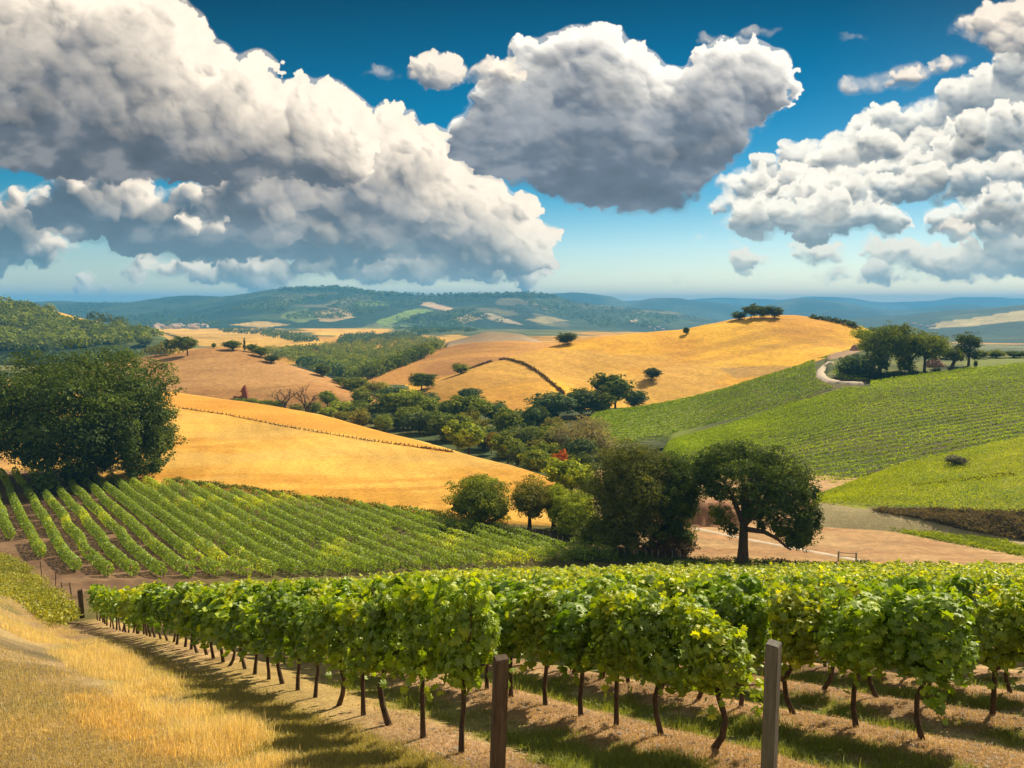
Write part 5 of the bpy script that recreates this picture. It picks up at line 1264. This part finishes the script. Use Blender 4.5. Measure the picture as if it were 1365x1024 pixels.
# ------------------------------------------------------------------ grass
def blades(name, label, spots, per, h0, h1, wid, spread, col, seed, kind='grass', lean=.35, mat=None):
    """spots (n,4): x,y,z,height factor"""
    rg = np.random.default_rng(seed); S = np.asarray(spots); k = np.repeat(np.arange(len(S)), per); n = len(k)
    B = S[k, :3].copy(); B[:, :2] += rg.normal(size=(n, 2))*spread; B[:, 2] = gz(B[:, 0], B[:, 1])-.01
    H = (h0+(h1-h0)*rg.random(n))*S[k, 3]; a = rg.random(n)*6.283; ln = lean*np.abs(rg.normal(size=n))
    dx = np.cos(a)*ln; dy = np.sin(a)*ln; w_ = wid*(.6+.8*rg.random(n)); b = rg.random(n)*6.283; wx = np.cos(b)*w_; wy = np.sin(b)*w_
    def pt(f, g, sg): return B+np.stack([dx*H*g+sg*wx*f, dy*H*g+sg*wy*f, H*(1-.5*g*ln)*[0, .55, 1][[1., .8, .12].index(f)]], 1)
    V = np.stack([pt(1., 0, -1), pt(1., 0, 1), pt(.8, .3, 1), pt(.8, .3, -1), pt(.12, 1, 1), pt(.12, 1, -1)], 1).reshape(-1, 3)
    f0 = np.array([(0, 1, 2, 3), (3, 2, 4, 5)]); Fq = ((np.arange(n)*6)[:, None, None]+f0[None]).reshape(-1, 4)
    cv = rg.random(len(S))
    o = colour(link(name, mesh_np(name, V, Fq, False, None, np.repeat(np.clip(rg.random(n)*.6+cv[k]*.45, 0, 1), 2)), mat or M_dry), col); tag(o, label, kind, None, 'stuff'); return o
def spots(polys, n, seed, hf=lambda x, y, px, py: 1+0*x):
    pr = np.random.default_rng(seed); out = []
    pol = polys if isinstance(polys[0], list) else [polys]
    for p in pol:
        xs = [a[0] for a in p]; ys = [a[1] for a in p]; N_ = n//len(pol); got = 0
        while got < N_:
            bx = pr.uniform(min(xs), max(xs), 4000); by = pr.uniform(min(ys), max(ys), 4000); k = inpoly(bx, by, p); bx, by = bx[k][:N_-got], by[k][:N_-got]
            if not len(bx): continue
            # march down to the ground surface
            dx, dy_, dz = unproj(bx, by, 1.0); d = np.full(len(bx), 3.0); done = np.zeros(len(bx), bool)
            for _ in range(260):
                hgt = dz*d-gz(dx*d, d); step = np.clip(hgt*1.4, .03, 3.0); d = np.where(done, d, d+step); done |= hgt < .02
                if done.all(): break
            ok = d < 60; x = dx[ok]*d[ok]; y = d[ok]; out.append(np.stack([x, y, gz(x, y), hf(x, y, bx[ok], by[ok])], 1)); got += len(bx)
    return np.vstack(out)
def clump(S, sc_, thr):
    f = fbm(S[:, 0]/sc_, S[:, 1]/sc_, 3, 19); S = S[f > thr-.1*(vn(S[:, 0]*5, S[:, 1]*5, 3)-.5)].copy(); f = f[f > -9][:0] if False else fbm(S[:, 0]/sc_, S[:, 1]/sc_, 3, 19)
    S[:, 3] *= .55+1.9*np.clip(f-thr, 0, .4)/.4; return S
crest = [(-30, 778), (0, 790), (60, 822), (120, 850), (170, 878), (230, 915), (300, 962), (360, 1000), (400, 1040), (290, 1040), (250, 990), (190, 940), (130, 905), (60, 865), (0, 835), (-30, 825)]
patch = [(90, 925), (130, 920), (180, 945), (235, 975), (260, 1000), (225, 1015), (170, 1000), (120, 970), (95, 950)]
blades('dry_grass', 'tall golden dry grass along the crest of the bank', clump(spots([crest], 8600, 1), .8, .44), 13, .03, .17, .0028, .12, (.66, .54, .33), 11)
blades('dry_grass', 'orange dry grass tuft patch on the lower left bank', clump(spots([patch], 1500, 2), .5, .5), 12, .03, .12, .003, .10, (.62, .46, .24), 12)
whole = [(-30, 850), (60, 880), (180, 955), (260, 1010), (300, 1045), (-30, 1045)]
blades('bank_stubble', 'short straw-coloured stubble covering the mown bank', spots([whole], 5200, 3), 13, .02, .085, .003, .10, (.40, .32, .17), 13, lean=.9)
blades('bank_grass', 'sparse taller straw grass scattered over the bank', clump(spots([[(-30, 800), (60, 830), (170, 890), (300, 965), (400, 1040), (-30, 1045)]], 3000, 33), 1.2, .50), 8, .02, .12, .0028, .16, (.56, .43, .24), 17, lean=.6)
track = [(120, 835), (200, 870), (300, 905), (420, 960), (560, 1010), (620, 1045), (400, 1045), (300, 962), (230, 915), (150, 862)]
blades('track_grass', 'short mixed green and dry grass on the track verge', spots([track], 5200, 4), 13, .025, .11, .003, .12, (.34, .30, .10), 14, lean=.8)
fl = spots([[(430, 905), (700, 870), (1365, 900), (1400, 1045), (600, 1045)], [(620, 900), (1365, 900), (1365, 1030), (700, 1030)]], 15000, 5)
nph = np.abs((((fl[:, 0]*NX+fl[:, 1]*NY-N0)/DN+.5) % 1)-.5)*2
blades('green_grass', 'green grass growing in the strips between the near vine rows', clump(fl[nph > .50], .7, .42), 15, .03, .11, .0032, .09, (.21, .25, .05), 15, lean=.7)
blades('ground_litter', 'scattered dry leaves and cane ends under the vines', fl[::9], 3, .01, .05, .010, .2, (.20, .12, .06), 18, lean=2.5)
blades('straw_mulch', 'straw and dry litter under the near vine rows', fl[nph <= .6], 9, .02, .08, .003, .12, (.40, .28, .17), 16, lean=1.8)
# leafy weeds on the bank at the left edge
def weeds(name, label, poly, n, hgt, size, col, seed, cat='weeds', mat=None, keys=None):
    rg = np.random.default_rng(seed); pr = random.Random(seed); P = []
    xs = [a[0] for a in poly]; ys = [a[1] for a in poly]
    while len(P) < n:
        bx = np.array([pr.uniform(min(xs), max(xs)) for _ in range(200)]); by = np.array([pr.uniform(min(ys), max(ys)) for _ in range(200)]); k = inpoly(bx, by, poly)
        for x, y in zip(bx[k], by[k]):
            h = hit(x, y, keys or ['ground'])
            if h: P.append(tuple(h))
    P = np.array(P); lump = fbm(P[:, 0]/(hgt*2.5), P[:, 1]/(hgt*2.5), 3, seed); q = 7; k = np.repeat(np.arange(len(P)), q); m = len(k)
    Q = P[k]+np.stack([rg.normal(size=m)*hgt*.3, rg.normal(size=m)*hgt*.3, rg.random(m)*hgt*(.25+1.5*np.clip(lump[k]-.3, 0, 1))], 1)
    V, Fq = leaves(Q, rg.normal(size=(m, 3))+np.array([0, 0, .4]), size*(.6+.8*rg.random(m)), QUAD, rg)
    o = colour(link(name, mesh_np(name, V, Fq, False, None, np.clip(rg.random(m)*.6+.6*(fbm(Q[:, 0]/3, Q[:, 1]/3, 3, seed+1)-.2), 0, 1)), mat or M_leaf), col); tag(o, label, cat, None, 'stuff')
weeds('bank_weeds', 'overgrown green weeds on the bank at the left edge', [(-40, 735), (0, 738), (30, 752), (58, 778), (90, 812), (92, 836), (60, 826), (20, 800), (-40, 785)], 3600, .9, .17, (.30, .32, .05), 21, mat=M_crop)
weeds('green_strip', 'bright green grassy strip beside the dirt field', [(1085, 681), (1180, 688), (1265, 704), (1365, 729), (1420, 740), (1420, 752), (1365, 742), (1260, 722), (1180, 706), (1085, 694)], 3200, .55, .22, (.28, .36, .02), 22, mat=M_crop)
weeds('brush_pile', 'dark dry brush along the foot of the crop slope', [(1160, 680), (1240, 679), (1365, 684), (1420, 688), (1420, 730), (1365, 719), (1285, 706), (1220, 690)], 5200, .8, .26, (.17, .14, .09), 23, 'brush', mat=M_leaf, keys=['ground', 'green_crop_slope'])
weeds('field_margin', 'dark grassy margin at the far edge of the near vineyard', [(760, 735), (900, 744), (1100, 752), (1160, 752), (1160, 760), (900, 757), (760, 748)], 1600, .7, .2, (.08, .13, .02), 24, mat=M_crop)
# small stones and clods on the bank
rs = np.random.default_rng(31)
sp = spots([[(-20, 860), (200, 960), (300, 1040), (-20, 1040)]], 260, 9); Vs, Fs, off = [], [], 0
ico = bmesh.new(); bmesh.ops.create_icosphere(ico, subdivisions=1, radius=1); iv = np.array([v.co[:] for v in ico.verts]); ifc = np.array([[v.index for v in f.verts] for f in ico.faces]); ico.free()
sp2 = fl[nph <= .5][:900]
for x, y, z, q_ in list(sp)+list(sp2):
    r = .012+.032*rs.random()**3; Vs.append(iv*r*np.array([1, .8, .5])*(1+.3*rs.normal(size=(len(iv), 1)))+np.array([x, y, z+r*.1])); Fs.append(ifc+off); off += len(iv)
o = link('pebbles', mesh_np('pebbles', np.vstack(Vs), np.vstack(Fs), False), M_rock); tag(o, 'small pebbles and clods strewn over the bank and under the vines', 'pebbles', None, 'stuff')

# ------------------------------------------------------------------ haze
hz = box_mesh('haze', 34000, 12700, 325, .01, -205); o = link('haze', hz); o.location = (0, 6310, 0); o['kind'] = 'stuff'
hm, N = newmat('haze'); pv = N.node('ShaderNodeVolumePrincipled'); pv.inputs['Color'].default_value = (.11, .47, 1.0, 1); pv.inputs['Density'].default_value = .00015; pv.inputs['Anisotropy'].default_value = .0
no = N.node('ShaderNodeOutputMaterial'); N.l.new(pv.outputs[0], no.inputs['Volume']); hz.materials.append(hm)
